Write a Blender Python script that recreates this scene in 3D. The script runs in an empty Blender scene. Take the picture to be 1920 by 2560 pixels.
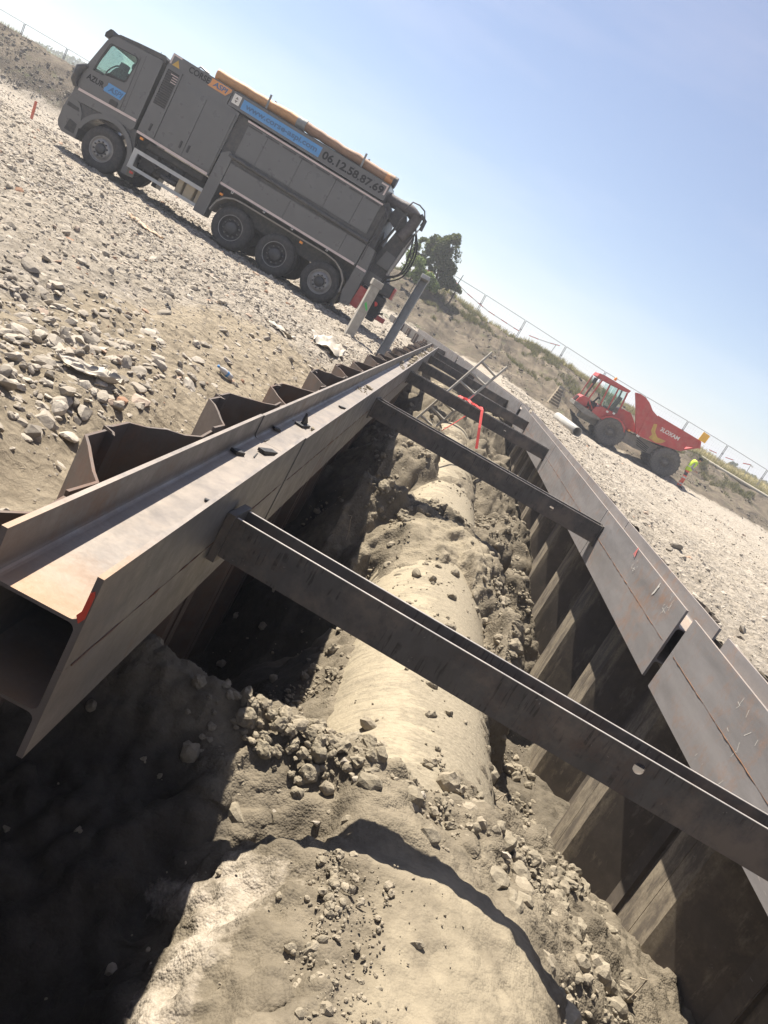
import bpy, bmesh, math, random
import numpy as np
from mathutils import Vector, Matrix
from mathutils.geometry import tessellate_polygon

random.seed(7); RNG = np.random.default_rng(11)
SC = bpy.context.scene
COL = SC.collection
R = math.radians

# ------------------------------------------------------------------ noise
def _hash(ix, iy, iz, seed):
    h = (ix.astype(np.int64) * 374761393 + iy.astype(np.int64) * 668265263 + iz.astype(np.int64) * 2147483647 + seed * 144269504) & 0xFFFFFFFF
    h = ((h ^ (h >> 13)) * 1274126177) & 0xFFFFFFFF
    h = ((h ^ (h >> 16)) * 2246822519) & 0xFFFFFFFF
    h = h ^ (h >> 15)
    return (h & 0xFFFFFF) / float(0xFFFFFF)

def vnoise(x, y, z=0.0, seed=0):
    x = np.asarray(x, float); y = np.asarray(y, float); z = np.zeros_like(x) + z
    ix, iy, iz = np.floor(x), np.floor(y), np.floor(z)
    fx, fy, fz = x - ix, y - iy, z - iz
    fx, fy, fz = [t * t * (3 - 2 * t) for t in (fx, fy, fz)]
    out = 0
    for dx in (0, 1):
        for dy in (0, 1):
            for dz in (0, 1):
                w = (fx if dx else 1 - fx) * (fy if dy else 1 - fy) * (fz if dz else 1 - fz)
                out = out + w * _hash(ix + dx, iy + dy, iz + dz, seed)
    return out * 2 - 1

def fbm(x, y, z=0.0, seed=0, octs=4, gain=0.5):
    a, f, s = 1.0, 1.0, 0
    for o in range(octs):
        s = s + a * vnoise(np.asarray(x) * f, np.asarray(y) * f, np.asarray(z) * f, seed + o * 17)
        a *= gain; f *= 2.03
    return s

def worley(x, y, z, cell, seed=0):
    """distance to the nearest of jittered cell points, in cells"""
    x = np.asarray(x, float) / cell; y = np.asarray(y, float) / cell; z = np.asarray(z, float) / cell
    ix, iy, iz = np.floor(x), np.floor(y), np.floor(z); best = np.full(x.shape, 9.0)
    for dx in (-1, 0, 1):
        for dy in (-1, 0, 1):
            for dz in (-1, 0, 1):
                a, b, c = ix + dx, iy + dy, iz + dz
                d = (a + _hash(a, b, c, seed) - x) ** 2 + (b + _hash(a, b, c, seed + 1) - y) ** 2 + (c + _hash(a, b, c, seed + 2) - z) ** 2
                best = np.minimum(best, d)
    return np.sqrt(best)

def sst(a, b, t):
    t = np.clip((np.asarray(t, float) - a) / (b - a), 0, 1)
    return t * t * (3 - 2 * t)

def band(y, a, b, s=0.25): return sst(a - s, a + s, y) * (1 - sst(b - s, b + s, y))

def smax(a, b, k=0.12):
    h = np.clip(0.5 + 0.5 * (a - b) / k, 0, 1)
    return b * (1 - h) + a * h + k * h * (1 - h)

# ------------------------------------------------------------------ object helpers
def tag(o, label=None, cat=None, group=None, kind=None):
    if label: o['label'] = label
    if cat: o['category'] = cat
    if group: o['group'] = group
    if kind: o['kind'] = kind
    return o

def empty(name, loc=(0, 0, 0), mat=None):
    o = bpy.data.objects.new(name, None); COL.objects.link(o)
    o.empty_display_size = 0.2
    if mat is not None: o.matrix_world = mat
    else: o.location = loc
    return o

def mesh_obj(name, verts, faces, mat, parent=None, smooth=False, mats=None, mi=None):
    me = bpy.data.meshes.new(name)
    me.from_pydata([tuple(v) for v in verts], [], faces)
    for m in (mats or [mat]): me.materials.append(m)
    if mi is not None: me.polygons.foreach_set('material_index', mi)
    if smooth: me.polygons.foreach_set('use_smooth', [True] * len(me.polygons))
    me.validate(); me.update()
    o = bpy.data.objects.new(name, me); COL.objects.link(o)
    if parent is not None: o.parent = parent
    return o

def np_mesh(name, V, F, mat, parent=None, smooth=False):
    """V (n,3); F (m,3|4) arrays"""
    V = np.asarray(V, np.float32); F = np.asarray(F, np.int32)
    me = bpy.data.meshes.new(name); k = F.shape[1]
    me.vertices.add(len(V)); me.vertices.foreach_set('co', V.ravel())
    me.loops.add(F.size); me.loops.foreach_set('vertex_index', F.ravel())
    me.polygons.add(len(F)); me.polygons.foreach_set('loop_start', np.arange(0, F.size, k, dtype=np.int32))
    try: me.polygons.foreach_set('loop_total', np.full(len(F), k, np.int32))
    except Exception: pass
    me.materials.append(mat); me.update(calc_edges=True)
    me.polygons.foreach_set('use_smooth', np.full(len(F), smooth, bool))
    o = bpy.data.objects.new(name, me); COL.objects.link(o)
    if parent is not None: o.parent = parent
    return o

class MB:
    def __init__(s): s.v = []; s.f = []; s.sm = []
    def add(s, v, f, smooth=False):
        n = len(s.v); s.v += [tuple(p) for p in v]; s.f += [tuple(i + n for i in q) for q in f]; s.sm += [smooth] * len(f); return s
    def box(s, lo, hi, bev=0.0):
        x0, y0, z0 = lo; x1, y1, z1 = hi
        if bev <= 0:
            v = [(x0, y0, z0), (x1, y0, z0), (x1, y1, z0), (x0, y1, z0), (x0, y0, z1), (x1, y0, z1), (x1, y1, z1), (x0, y1, z1)]
            return s.add(v, [(0, 3, 2, 1), (4, 5, 6, 7), (0, 1, 5, 4), (1, 2, 6, 5), (2, 3, 7, 6), (3, 0, 4, 7)])
        bm = bmesh.new(); bmesh.ops.create_cube(bm, size=1.0)
        for q in bm.verts:
            q.co = Vector(((x0 + x1) / 2 + q.co.x * (x1 - x0), (y0 + y1) / 2 + q.co.y * (y1 - y0), (z0 + z1) / 2 + q.co.z * (z1 - z0)))
        bmesh.ops.bevel(bm, geom=list(bm.edges), offset=bev, segments=2, affect='EDGES', profile=0.5)
        s.bm(bm); return s
    def bm(s, bm, smooth=False):
        bm.verts.index_update()
        s.add([q.co[:] for q in bm.verts], [[q.index for q in f.verts] for f in bm.faces], smooth); bm.free(); return s
    def plate(s, outer, holes, t0, t1, ax=1):
        """polygon (a,b) with holes extruded t0..t1 along axis ax (1: (a,t,b); 0: (t,a,b); 2: (a,b,t))"""
        loops = [outer] + list(holes)
        pts = [p for l in loops for p in l]
        tri = tessellate_polygon([[Vector((p[0], p[1], 0)) for p in l] for l in loops])
        def m(p, t): return (p[0], t, p[1]) if ax == 1 else ((t, p[0], p[1]) if ax == 0 else (p[0], p[1], t))
        n = len(pts); v = [m(p, t0) for p in pts] + [m(p, t1) for p in pts]
        f = [tuple(t) for t in tri] + [tuple(i + n for i in reversed(t)) for t in tri]
        k = 0
        for l in loops:
            c = len(l)
            for i in range(c):
                j = (i + 1) % c; f.append((k + i, k + j, k + j + n, k + i + n))
            k += c
        return s.add(v, f)
    def tube(s, path, r, n=8, cap=True, smooth=True, rs=None):
        path = [Vector(p) for p in path]; m = len(path); v = []; f = []
        up = Vector((0, 0, 1)); t0 = (path[1] - path[0]).normalized()
        if abs(t0.dot(up)) > 0.95: up = Vector((1, 0, 0))
        a = t0.cross(up).normalized()
        for i, p in enumerate(path):
            t = (path[min(i + 1, m - 1)] - path[max(i - 1, 0)]).normalized()
            a = (a - t * a.dot(t)).normalized(); b = t.cross(a)
            rr = rs[i] if rs is not None else r
            for k in range(n):
                an = 2 * math.pi * k / n; v.append(p + (a * math.cos(an) + b * math.sin(an)) * rr)
        for i in range(m - 1):
            for k in range(n):
                k2 = (k + 1) % n; f.append((i * n + k, i * n + k2, (i + 1) * n + k2, (i + 1) * n + k))
        s.add(v, f, smooth)
        if cap:
            s.add(v[:n], [tuple(range(n - 1, -1, -1))]); s.add(v[-n:], [tuple(range(n))])
        return s
    def bar(s, p, q, w, h):
        p = Vector(p); q = Vector(q); d = (q - p).normalized(); up = Vector((0, 0, 1))
        if abs(d.dot(up)) > 0.98: up = Vector((0, 1, 0))
        a = d.cross(up).normalized() * w / 2; b = a.normalized().cross(d) * h / 2
        v = [p - a - b, p + a - b, p + a + b, p - a + b, q - a - b, q + a - b, q + a + b, q - a + b]
        return s.add(v, [(0, 3, 2, 1), (4, 5, 6, 7), (0, 1, 5, 4), (1, 2, 6, 5), (2, 3, 7, 6), (3, 0, 4, 7)])
    def lathe(s, prof, c, n=32, ax=1, smooth=True):
        """prof list (r, t) revolved round axis ax through c"""
        v = []; f = []; m = len(prof)
        for k in range(n):
            an = 2 * math.pi * k / n; ca, sa = math.cos(an), math.sin(an)
            for r, t in prof:
                q = (r * ca, t, r * sa) if ax == 1 else ((t, r * ca, r * sa) if ax == 0 else (r * ca, r * sa, t))
                v.append((c[0] + q[0], c[1] + q[1], c[2] + q[2]))
        for k in range(n):
            k2 = (k + 1) % n
            for i in range(m - 1): f.append((k * m + i, k * m + i + 1, k2 * m + i + 1, k2 * m + i))
        return s.add(v, f, smooth)
    def build(s, name, mat, parent=None):
        o = mesh_obj(name, s.v, s.f, mat, parent)
        if any(s.sm):
            me = o.data
            if len(me.polygons) == len(s.sm): me.polygons.foreach_set('use_smooth', s.sm)
        return o

def text_obj(body, s0, h0, width, height, t, mat, parent, name='lettering', slant=0.0, mirror=False):
    cu = bpy.data.curves.new('lettering', 'FONT'); cu.body = body; cu.size = 1.0; cu.resolution_u = 3; cu.extrude = 0
    cu.offset = 0.03
    tmp = bpy.data.objects.new('tmp', cu); COL.objects.link(tmp)
    dg = bpy.context.evaluated_depsgraph_get()
    me = bpy.data.meshes.new_from_object(tmp.evaluated_get(dg))
    bpy.data.objects.remove(tmp)
    co = np.array([v.co[:] for v in me.vertices])
    lo, hi = co.min(0), co.max(0)
    x = (co[:, 0] - lo[0]) / (hi[0] - lo[0]); y = (co[:, 1] - lo[1]) / (hi[1] - lo[1])
    if mirror: x = 1 - x
    F = [tuple(p.vertices) for p in me.polygons]
    V = np.stack([s0 + x * width + y * slant * height, np.full(len(x), t), h0 + y * height], 1)
    bpy.data.meshes.remove(me)
    return mesh_obj(name, V, F, mat, parent)

def dup(root, label=None):
    r = root.copy(); COL.objects.link(r)
    if label: r['label'] = label
    for ch in list(root.children):
        c = ch.copy(); COL.objects.link(c); c.parent = r
        for g in list(ch.children):
            d = g.copy(); COL.objects.link(d); d.parent = c
    return r

# ------------------------------------------------------------------ materials
class NT:
    def __init__(s, name):
        s.m = bpy.data.materials.new(name); s.m.use_nodes = True; s.t = s.m.node_tree; s.t.nodes.clear()
        s.out = s.n('ShaderNodeOutputMaterial')
    def n(s, typ, **kw):
        nd = s.t.nodes.new(typ)
        for k, v in kw.items():
            if k.startswith('i_'):
                key = k[2:]
                nd.inputs[int(key) if key.isdigit() else key.replace('_', ' ')].default_value = v
            else: setattr(nd, k, v)
        return nd
    def l(s, a, b): s.t.links.new(a, b)
    def pos(s):
        return s.n('ShaderNodeNewGeometry').outputs['Position']
    def obj(s): return s.n('ShaderNodeTexCoord').outputs['Object']
    def noise(s, vec, scale, detail=4, rough=0.55, dist=0.0):
        nd = s.n('ShaderNodeTexNoise'); nd.inputs['Scale'].default_value = scale; nd.inputs['Detail'].default_value = detail
        nd.inputs['Roughness'].default_value = rough; nd.inputs['Distortion'].default_value = dist
        s.l(vec, nd.inputs['Vector']); return nd.outputs['Fac']
    def voro(s, vec, scale, feature='F1', out='Distance'):
        nd = s.n('ShaderNodeTexVoronoi'); nd.feature = feature; nd.inputs['Scale'].default_value = scale
        s.l(vec, nd.inputs['Vector']); return nd.outputs[out]
    def ramp(s, fac, stops):
        nd = s.n('ShaderNodeValToRGB'); e = nd.color_ramp.elements
        while len(e) < len(stops): e.new(0.5)
        for k, (p, c) in enumerate(stops):
            e[k].position = p; e[k].color = (c, c, c, 1) if isinstance(c, (int, float)) else (*c, 1)
        s.l(fac, nd.inputs['Fac']); return nd.outputs['Color']
    def mix(s, fac, a, b, mode='MIX'):
        nd = s.n('ShaderNodeMix'); nd.data_type = 'RGBA'; nd.blend_type = mode
        for sock, v in ((nd.inputs[0], fac), (nd.inputs[6], a), (nd.inputs[7], b)):
            if isinstance(v, (int, float)): sock.default_value = v
            elif isinstance(v, tuple): sock.default_value = (*v, 1)
            else: s.l(v, sock)
        return nd.outputs[2]
    def math(s, op, a, b=None, clamp=False):
        nd = s.n('ShaderNodeMath'); nd.operation = op; nd.use_clamp = clamp
        for sock, v in ((nd.inputs[0], a), (nd.inputs[1], b)):
            if v is None: continue
            if isinstance(v, (int, float)): sock.default_value = v
            else: s.l(v, sock)
        return nd.outputs[0]
    def scale(s, vec, xyz):
        nd = s.n('ShaderNodeMapping'); nd.inputs['Scale'].default_value = xyz; s.l(vec, nd.inputs['Vector']); return nd.outputs[0]
    def sep(s, vec):
        nd = s.n('ShaderNodeSeparateXYZ'); s.l(vec, nd.inputs[0]); return nd.outputs
    def attr(s, name):
        nd = s.n('ShaderNodeAttribute'); nd.attribute_name = name; return nd
    def bump(s, h, strength, dist):
        nd = s.n('ShaderNodeBump'); nd.inputs['Strength'].default_value = strength; nd.inputs['Distance'].default_value = dist
        s.l(h, nd.inputs['Height']); return nd.outputs[0]
    def bsdf(s, col, rough=0.8, metal=0.0, normal=None, spec=0.5, coat=0.0):
        b = s.n('ShaderNodeBsdfPrincipled')
        for key, v in (('Base Color', col), ('Roughness', rough), ('Metallic', metal), ('Specular IOR Level', spec), ('Coat Weight', coat)):
            if isinstance(v, (int, float)): b.inputs[key].default_value = v
            elif isinstance(v, tuple): b.inputs[key].default_value = (*v, 1)
            else: s.l(v, b.inputs[key])
        if normal is not None: s.l(normal, b.inputs['Normal'])
        s.l(b.outputs[0], s.out.inputs[0]); s.b = b; return s.m

def m_plain(name, col, rough=0.6, metal=0.0, var=0.12, scale=3.0, coat=0.0, dust=0.0, dustcol=(0.42, 0.36, 0.28)):
    t = NT(name); p = t.obj()
    n = t.noise(p, scale, 5, 0.6)
    lo = tuple(c * (1 - var) for c in col); hi = tuple(min(1, c * (1 + var)) for c in col)
    c = t.ramp(n, [(0.3, lo), (0.7, hi)])
    if dust > 0:
        d = t.ramp(t.noise(p, scale * 2.3, 8, 0.7), [(0.42, 0.0), (0.75, dust)])
        c = t.mix(d, c, dustcol)
    rr = t.ramp(t.noise(p, scale * 3.1, 4), [(0.3, max(0, rough - 0.08)), (0.7, min(1, rough + 0.12))])
    return t.bsdf(c, rr, metal, None, 0.5, coat)

def m_ground():
    t = NT('gravel_ground'); p = t.pos(); a = t.attr('zone'); s = t.sep(a.outputs['Vector'])
    # stones of two sizes over pale dust
    v1 = t.voro(p, 9.0, 'F1', 'Color'); v2 = t.voro(p, 26.0, 'F1', 'Color')
    s1 = t.sep(v1)[0]; s2 = t.sep(v2)[1]
    stone = t.ramp(t.math('ADD', t.math('MULTIPLY', s1, 0.5), t.math('MULTIPLY', s2, 0.5)), [(0.15, (0.225, 0.196, 0.158)), (0.5, (0.345, 0.302, 0.246)), (0.85, (0.445, 0.395, 0.328))])
    big = t.noise(p, 0.35, 5, 0.6)
    stone = t.mix(t.ramp(big, [(0.4, 0.0), (0.65, 0.55)]), stone, (0.38, 0.33, 0.262))
    soil = t.ramp(t.noise(p, 5.0, 8, 0.7), [(0.3, (0.26, 0.216, 0.155)), (0.7, (0.40, 0.335, 0.245))])
    berm = t.ramp(t.noise(p, 0.9, 8, 0.68), [(0.36, (0.062, 0.051, 0.038)), (0.5, (0.125, 0.102, 0.074)), (0.66, (0.205, 0.168, 0.122))])
    weed = t.ramp(t.noise(p, 1.7, 8, 0.75), [(0.54, 0.0), (0.68, 0.55)])
    berm = t.mix(weed, berm, (0.12, 0.14, 0.06))
    field = t.ramp(t.noise(p, 0.7, 6, 0.7), [(0.3, (0.30, 0.25, 0.11)), (0.7, (0.46, 0.39, 0.19))])
    nz = t.noise(p, 2.2, 6, 0.7)
    def soft(w): return t.ramp(t.math('ADD', w, t.math('MULTIPLY', t.math('SUBTRACT', nz, 0.5), 0.9)), [(0.38, 0.0), (0.62, 1.0)])
    c = t.mix(soft(s[0]), stone, soil)
    c = t.mix(soft(s[1]), c, berm)
    c = t.mix(soft(s[2]), c, field)
    h = t.math('ADD', t.math('MULTIPLY', t.voro(p, 14.0), 0.6), t.math('MULTIPLY', t.noise(p, 22.0, 8, 0.75), 0.8))
    return t.bsdf(c, 0.95, 0, t.bump(h, 1.0, 0.06), 0.15)

def m_soil():
    t = NT('trench_soil'); p = t.pos(); a = t.attr('dust').outputs['Fac']
    n1 = t.noise(p, 6.0, 9, 0.72); n2 = t.noise(p, 1.6, 6, 0.6); n3 = t.noise(p, 34.0, 8, 0.75)
    dark = t.ramp(n1, [(0.3, (0.10, 0.084, 0.061)), (0.7, (0.215, 0.182, 0.133))])
    pale = t.ramp(n1, [(0.3, (0.20, 0.170, 0.122)), (0.7, (0.30, 0.255, 0.184))])

    f = t.math('ADD', a, t.math('MULTIPLY', t.math('SUBTRACT', n2, 0.5), 0.7))
    f = t.math('ADD', f, t.math('MULTIPLY', t.math('SUBTRACT', n3, 0.5), 0.5))
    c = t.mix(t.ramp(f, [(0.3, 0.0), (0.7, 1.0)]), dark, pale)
    shd = t.attr('pit_shade').outputs['Fac']; c = t.mix(shd, c, t.ramp(n1, [(0.3, (0.035, 0.031, 0.026)), (0.7, (0.07, 0.061, 0.05))]))  # near-black soil colour mixed in as painted shade
    ch = t.attr('chalk').outputs['Fac']
    cf = t.math('MULTIPLY', t.ramp(t.math('ADD', ch, t.math('MULTIPLY', t.math('SUBTRACT', n1, 0.5), 0.9)), [(0.4, 0.0), (0.62, 1.0)]), 1.0)
    c = t.mix(cf, c, t.ramp(n3, [(0.3, (0.30, 0.255, 0.195)), (0.7, (0.41, 0.362, 0.30))]))
    vv = t.math('ADD', t.math('MULTIPLY', t.voro(p, 38.0), -0.55), t.math('MULTIPLY', t.voro(p, 95.0), -0.35))
    h = t.math('ADD', t.math('ADD', t.math('MULTIPLY', n1, 0.35), t.math('MULTIPLY', n3, 0.25)), t.math('MULTIPLY', vv, t.math('MULTIPLY', t.math('SUBTRACT', 1.0, t.math('MULTIPLY', t.attr('smooth').outputs['Fac'], 0.55)), t.ramp(n2, [(0.3, 0.25), (0.65, 1.0)]))))
    return t.bsdf(c, 0.95, 0, t.bump(h, 0.8, 0.022), 0.15)

def m_pipe():
    t = NT('dusty_concrete_pipe'); p = t.pos()
    n1 = t.noise(p, 3.0, 8, 0.7); n2 = t.noise(t.scale(p, (1.2, 5.0, 1.2)), 3.2, 8, 0.7, 0.4); n3 = t.noise(p, 40.0, 6, 0.7)
    base = t.ramp(n3, [(0.25, (0.29, 0.247, 0.175)), (0.75, (0.37, 0.318, 0.23))])
    soil = t.ramp(n3, [(0.25, (0.17, 0.145, 0.105)), (0.75, (0.33, 0.285, 0.21))])
    sx = t.sep(p)[0]
    side = t.ramp(t.math('ADD', sx, t.math('MULTIPLY', t.math('SUBTRACT', t.noise(t.scale(p, (1.0, 1.6, 1.0)), 3.5, 8, 0.65), 0.5), 0.9)), [(0.80, 0.0), (1.0, 0.22)])
    f = t.math('ADD', t.math('ADD', t.math('MULTIPLY', n1, 0.5), t.math('MULTIPLY', n2, 0.5)), side)
    c = t.mix(t.ramp(f, [(0.50, 0.0), (0.60, 0.9)]), base, soil)
    h = t.math('ADD', t.math('MULTIPLY', t.ramp(f, [(0.5, 0.0), (0.7, 1.0)]), 0.5), t.math('MULTIPLY', n3, 0.5))
    return t.bsdf(c, 0.92, 0, t.bump(h, 0.6, 0.03), 0.2)

def m_steel(name, base, rust, rustamt=0.5, rough=0.5, metal=0.35, dust=0.0, dustcol=(0.44, 0.36, 0.28), streak=(0.7, 9.0, 9.0)):
    t = NT(name); p = t.pos()
    n1 = t.noise(t.scale(p, (9.0, 0.8, 5.0)), 1.0, 7, 0.65, 0.3); n2 = t.noise(p, 7.0, 8, 0.72); n3 = t.noise(p, 55.0, 4, 0.6); n4 = t.noise(p, 1.1, 5, 0.6)
    lo = tuple(c * 0.78 for c in base); hi = tuple(c * 1.25 for c in base)
    c = t.ramp(n1, [(0.3, lo), (0.7, hi)])
    rf = t.ramp(t.math('ADD', t.math('MULTIPLY', n2, 0.6), t.math('MULTIPLY', n4, 0.4)), [(0.62 - 0.25 * rustamt, 0.0), (0.74 - 0.1 * rustamt, 0.85)])
    c = t.mix(rf, c, t.ramp(n3, [(0.3, tuple(r_ * 0.75 for r_ in rust)), (0.7, rust)]))
    sc = t.noise(t.scale(p, (30.0, 6.0, 30.0)), 1.3, 3, 0.5, 1.5)
    c = t.mix(t.ramp(sc, [(0.72, 0.0), (0.78, 0.35)]), c, (0.45, 0.40, 0.36))
    if dust > 0:
        nz = t.sep(t.n('ShaderNodeNewGeometry').outputs['True Normal'])[2]
        up = t.ramp(nz, [(0.6, 0.0), (0.9, 1.0)])
        df = t.math('MULTIPLY', up, t.ramp(t.noise(p, 4.0, 8, 0.75), [(0.25, 0.25 * dust), (0.6, dust)]))
        c = t.mix(df, c, t.ramp(n3, [(0.3, tuple(d * 0.85 for d in dustcol)), (0.7, dustcol)]))
    if name.startswith('weathered_waler'):
        ye = t.math('ADD', t.sep(p)[1], t.math('MULTIPLY', t.math('SUBTRACT', n2, 0.5), 0.7))
        upz = t.ramp(t.sep(t.n('ShaderNodeNewGeometry').outputs['True Normal'])[2], [(0.5, 0.25), (0.9, 1.0)])
        c = t.mix(t.math('MULTIPLY', upz, t.ramp(t.math('MULTIPLY', t.math('SUBTRACT', ye, 1.75), 1.6, True), [(0.0, 0.8), (0.8, 0.0)])), c, (0.33, 0.195, 0.10))
    if name.startswith('dark_strut'):
        hz = t.noise(t.scale(t.obj(), (60.0, 60.0, 5.0)), 1.0, 3, 0.6, 0.6); area = t.noise(t.scale(t.obj(), (4.0, 4.0, 9.0)), 1.0, 3, 0.6)
        c = t.mix(t.math('MULTIPLY', t.ramp(hz, [(0.56, 0.0), (0.62, 0.75)]), t.ramp(area, [(0.48, 0.0), (0.56, 1.0)])), c, (0.035, 0.028, 0.024))
        c = t.mix(t.ramp(t.noise(t.obj(), 2.2, 9, 0.7), [(0.50, 0.0), (0.64, 0.8)]), c, (0.185, 0.145, 0.112))
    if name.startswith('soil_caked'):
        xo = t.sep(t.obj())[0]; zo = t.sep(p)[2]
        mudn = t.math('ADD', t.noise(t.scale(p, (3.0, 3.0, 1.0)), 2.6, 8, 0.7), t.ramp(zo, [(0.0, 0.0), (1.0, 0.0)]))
        pan = t.ramp(xo, [(0.035, 1.0), (0.06, 0.0)])  # mud on the inner pans, paled to paint their sunlit strips too
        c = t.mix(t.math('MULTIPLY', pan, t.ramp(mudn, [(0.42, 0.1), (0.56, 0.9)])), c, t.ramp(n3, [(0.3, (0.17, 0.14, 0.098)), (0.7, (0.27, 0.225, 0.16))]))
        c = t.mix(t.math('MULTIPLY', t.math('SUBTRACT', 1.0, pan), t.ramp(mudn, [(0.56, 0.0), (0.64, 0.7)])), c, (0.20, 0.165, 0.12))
    rr = t.ramp(n2, [(0.3, rough - 0.1), (0.7, rough + 0.2)])
    mt = t.math('MULTIPLY', t.math('SUBTRACT', 1.0, rf), metal)
    return t.bsdf(c, rr, mt, t.bump(t.math('ADD', t.math('MULTIPLY', n2, 0.4), t.math('MULTIPLY', n3, 0.4)), 0.25, 0.006), 0.4)

def m_glass(name, tint):
    t = NT(name)
    tr = t.n('ShaderNodeBsdfTransparent'); tr.inputs[0].default_value = (*tint, 1)
    gl = t.n('ShaderNodeBsdfGlossy'); gl.inputs['Roughness'].default_value = 0.03
    lw = t.n('ShaderNodeLayerWeight'); lw.inputs[0].default_value = 0.25
    mx = t.n('ShaderNodeMixShader'); t.l(t.math('ADD', t.math('MULTIPLY', lw.outputs['Fresnel'], 0.6), 0.03), mx.inputs[0])
    t.l(tr.outputs[0], mx.inputs[1]); t.l(gl.outputs[0], mx.inputs[2]); t.l(mx.outputs[0], t.out.inputs[0])
    return t.m

def m_leaf(name, a, b):
    t = NT(name); r_ = t.attr('tint').outputs['Fac']
    c = t.ramp(r_, [(0.0, a), (1.0, b)])
    m = t.bsdf(c, 0.6, 0, None, 0.3)
    tr = t.n('ShaderNodeBsdfTranslucent'); t.l(t.mix(0.5, c, (0.20, 0.24, 0.05)), tr.inputs[0])
    mx = t.n('ShaderNodeMixShader'); mx.inputs[0].default_value = 0.3
    t.l(t.b.outputs[0], mx.inputs[1]); t.l(tr.outputs[0], mx.inputs[2]); t.l(mx.outputs[0], t.out.inputs[0])
    return m

def m_stone():
    t = NT('pale_stones'); a = t.attr('tint').outputs['Fac']; p = t.pos()
    c = t.ramp(a, [(0.0, (0.15, 0.135, 0.118)), (0.08, (0.30, 0.264, 0.216)), (0.5, (0.39, 0.345, 0.284)), (0.95, (0.49, 0.44, 0.37)), (1.0, (0.36, 0.20, 0.125))])
    n = t.noise(p, 30.0, 6, 0.7)
    c = t.mix(t.ramp(n, [(0.35, 0.4), (0.65, 0.0)]), c, (0.235, 0.2, 0.15))
    return t.bsdf(c, 0.92, 0, t.bump(n, 0.5, 0.02), 0.2)

def m_wood(name, a, b):
    t = NT(name); p = t.obj()
    n = t.noise(t.scale(p, (14, 14, 1.5)), 2.0, 6, 0.6, 0.4)
    return t.bsdf(t.ramp(n, [(0.3, a), (0.7, b)]), 0.85, 0, t.bump(n, 0.3, 0.01), 0.25)

def m_tape():
    t = NT('red_white_tape'); a = t.attr('tint').outputs['Fac']
    return t.bsdf(t.ramp(a, [(0.49, (0.75, 0.72, 0.70)), (0.51, (0.62, 0.10, 0.08))]), 0.5)

GROUND = m_ground(); SOIL = m_soil(); PIPE = m_pipe(); STONE = m_stone()
WALER = m_steel('weathered_waler_steel', (0.140, 0.130, 0.122), (0.19, 0.115, 0.07), 0.32, 0.46, 0.3, dust=0.9, dustcol=(0.335, 0.288, 0.243))
WALER_R = m_steel('blue_grey_mill_scale_steel', (0.205, 0.192, 0.188), (0.27, 0.145, 0.08), 0.42, 0.42, 0.15, dust=0.8, dustcol=(0.40, 0.32, 0.25))
STRUT = m_steel('dark_strut_steel', (0.090, 0.080, 0.071), (0.14, 0.09, 0.06), 0.4, 0.55, 0.1)
EDGE = m_steel('worn_edge_steel', (0.40, 0.36, 0.32), (0.3, 0.2, 0.14), 0.2, 0.4, 0.4)
PILE = m_steel('rusty_sheet_pile_steel', (0.105, 0.082, 0.068), (0.17, 0.09, 0.055), 0.6, 0.62, 0.15)
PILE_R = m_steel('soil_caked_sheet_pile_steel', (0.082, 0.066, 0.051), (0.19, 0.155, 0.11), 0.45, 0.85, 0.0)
WELD = m_steel('rusty_weld_seam', (0.13, 0.07, 0.04), (0.30, 0.14, 0.06), 0.6, 0.85, 0.0)
REDPAINT = m_plain('red_spray_paint', (0.55, 0.06, 0.03), 0.6)
PINKPAINT = m_plain('faded_red_marker', (0.60, 0.13, 0.12), 0.7, var=0.3, scale=20)
CHALKM = m_plain('white_chalk_mark', (0.50, 0.47, 0.42), 0.9, var=0.3, scale=40)
BODY = m_plain('olive_grey_truck_paint', (0.105, 0.103, 0.103), 0.32, 0.0, 0.05, 1.4, 0.2, dust=0.12, dustcol=(0.20, 0.19, 0.175))
BODYD = m_plain('dark_grey_truck_trim', (0.045, 0.046, 0.048), 0.55, 0, 0.2, 4, dust=0.15)
BLACK = m_plain('black_rubber_and_plastic', (0.022, 0.022, 0.024), 0.6, 0, 0.2, 5, dust=0.10)
TYRE = m_plain('dusty_tyre_rubber', (0.045, 0.043, 0.042), 0.85, 0, 0.2, 6, dust=0.45, dustcol=(0.16, 0.145, 0.125))
TYRE2 = m_plain('pale_dusty_dumper_tyre', (0.095, 0.09, 0.083), 0.9, 0, 0.2, 6, dust=0.9, dustcol=(0.22, 0.195, 0.165))
RIM = m_plain('dull_steel_rim', (0.30, 0.29, 0.28), 0.45, 0.5, 0.2, 8, dust=0.3)
RIMD = m_plain('dark_steel_rim', (0.06, 0.06, 0.062), 0.5, 0.3, 0.2, 8, dust=0.3, dustcol=(0.2, 0.18, 0.16))
CHROME = m_plain('bright_wheel_nut', (0.62, 0.60, 0.57), 0.3, 0.8)
STRIPE = m_plain('pale_reflective_stripe', (0.60, 0.50, 0.47), 0.4)
BLUE = m_plain('sky_blue_vinyl', (0.07, 0.26, 0.55), 0.45, dust=0.15)
ORANGE = m_plain('orange_vinyl', (0.62, 0.27, 0.09), 0.45, dust=0.15)
WHITE = m_plain('white_paint', (0.72, 0.70, 0.66), 0.5, dust=0.25)
GREYW = m_plain('light_grey_frame_paint', (0.50, 0.50, 0.48), 0.5, dust=0.3)
INK = m_plain('dark_lettering_vinyl', (0.010, 0.010, 0.012), 0.85)
INKB = m_plain('grey_blue_lettering_vinyl', (0.055, 0.13, 0.25), 0.5)
AMBER = m_plain('amber_lamp_plastic', (0.85, 0.30, 0.04), 0.25)
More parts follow.
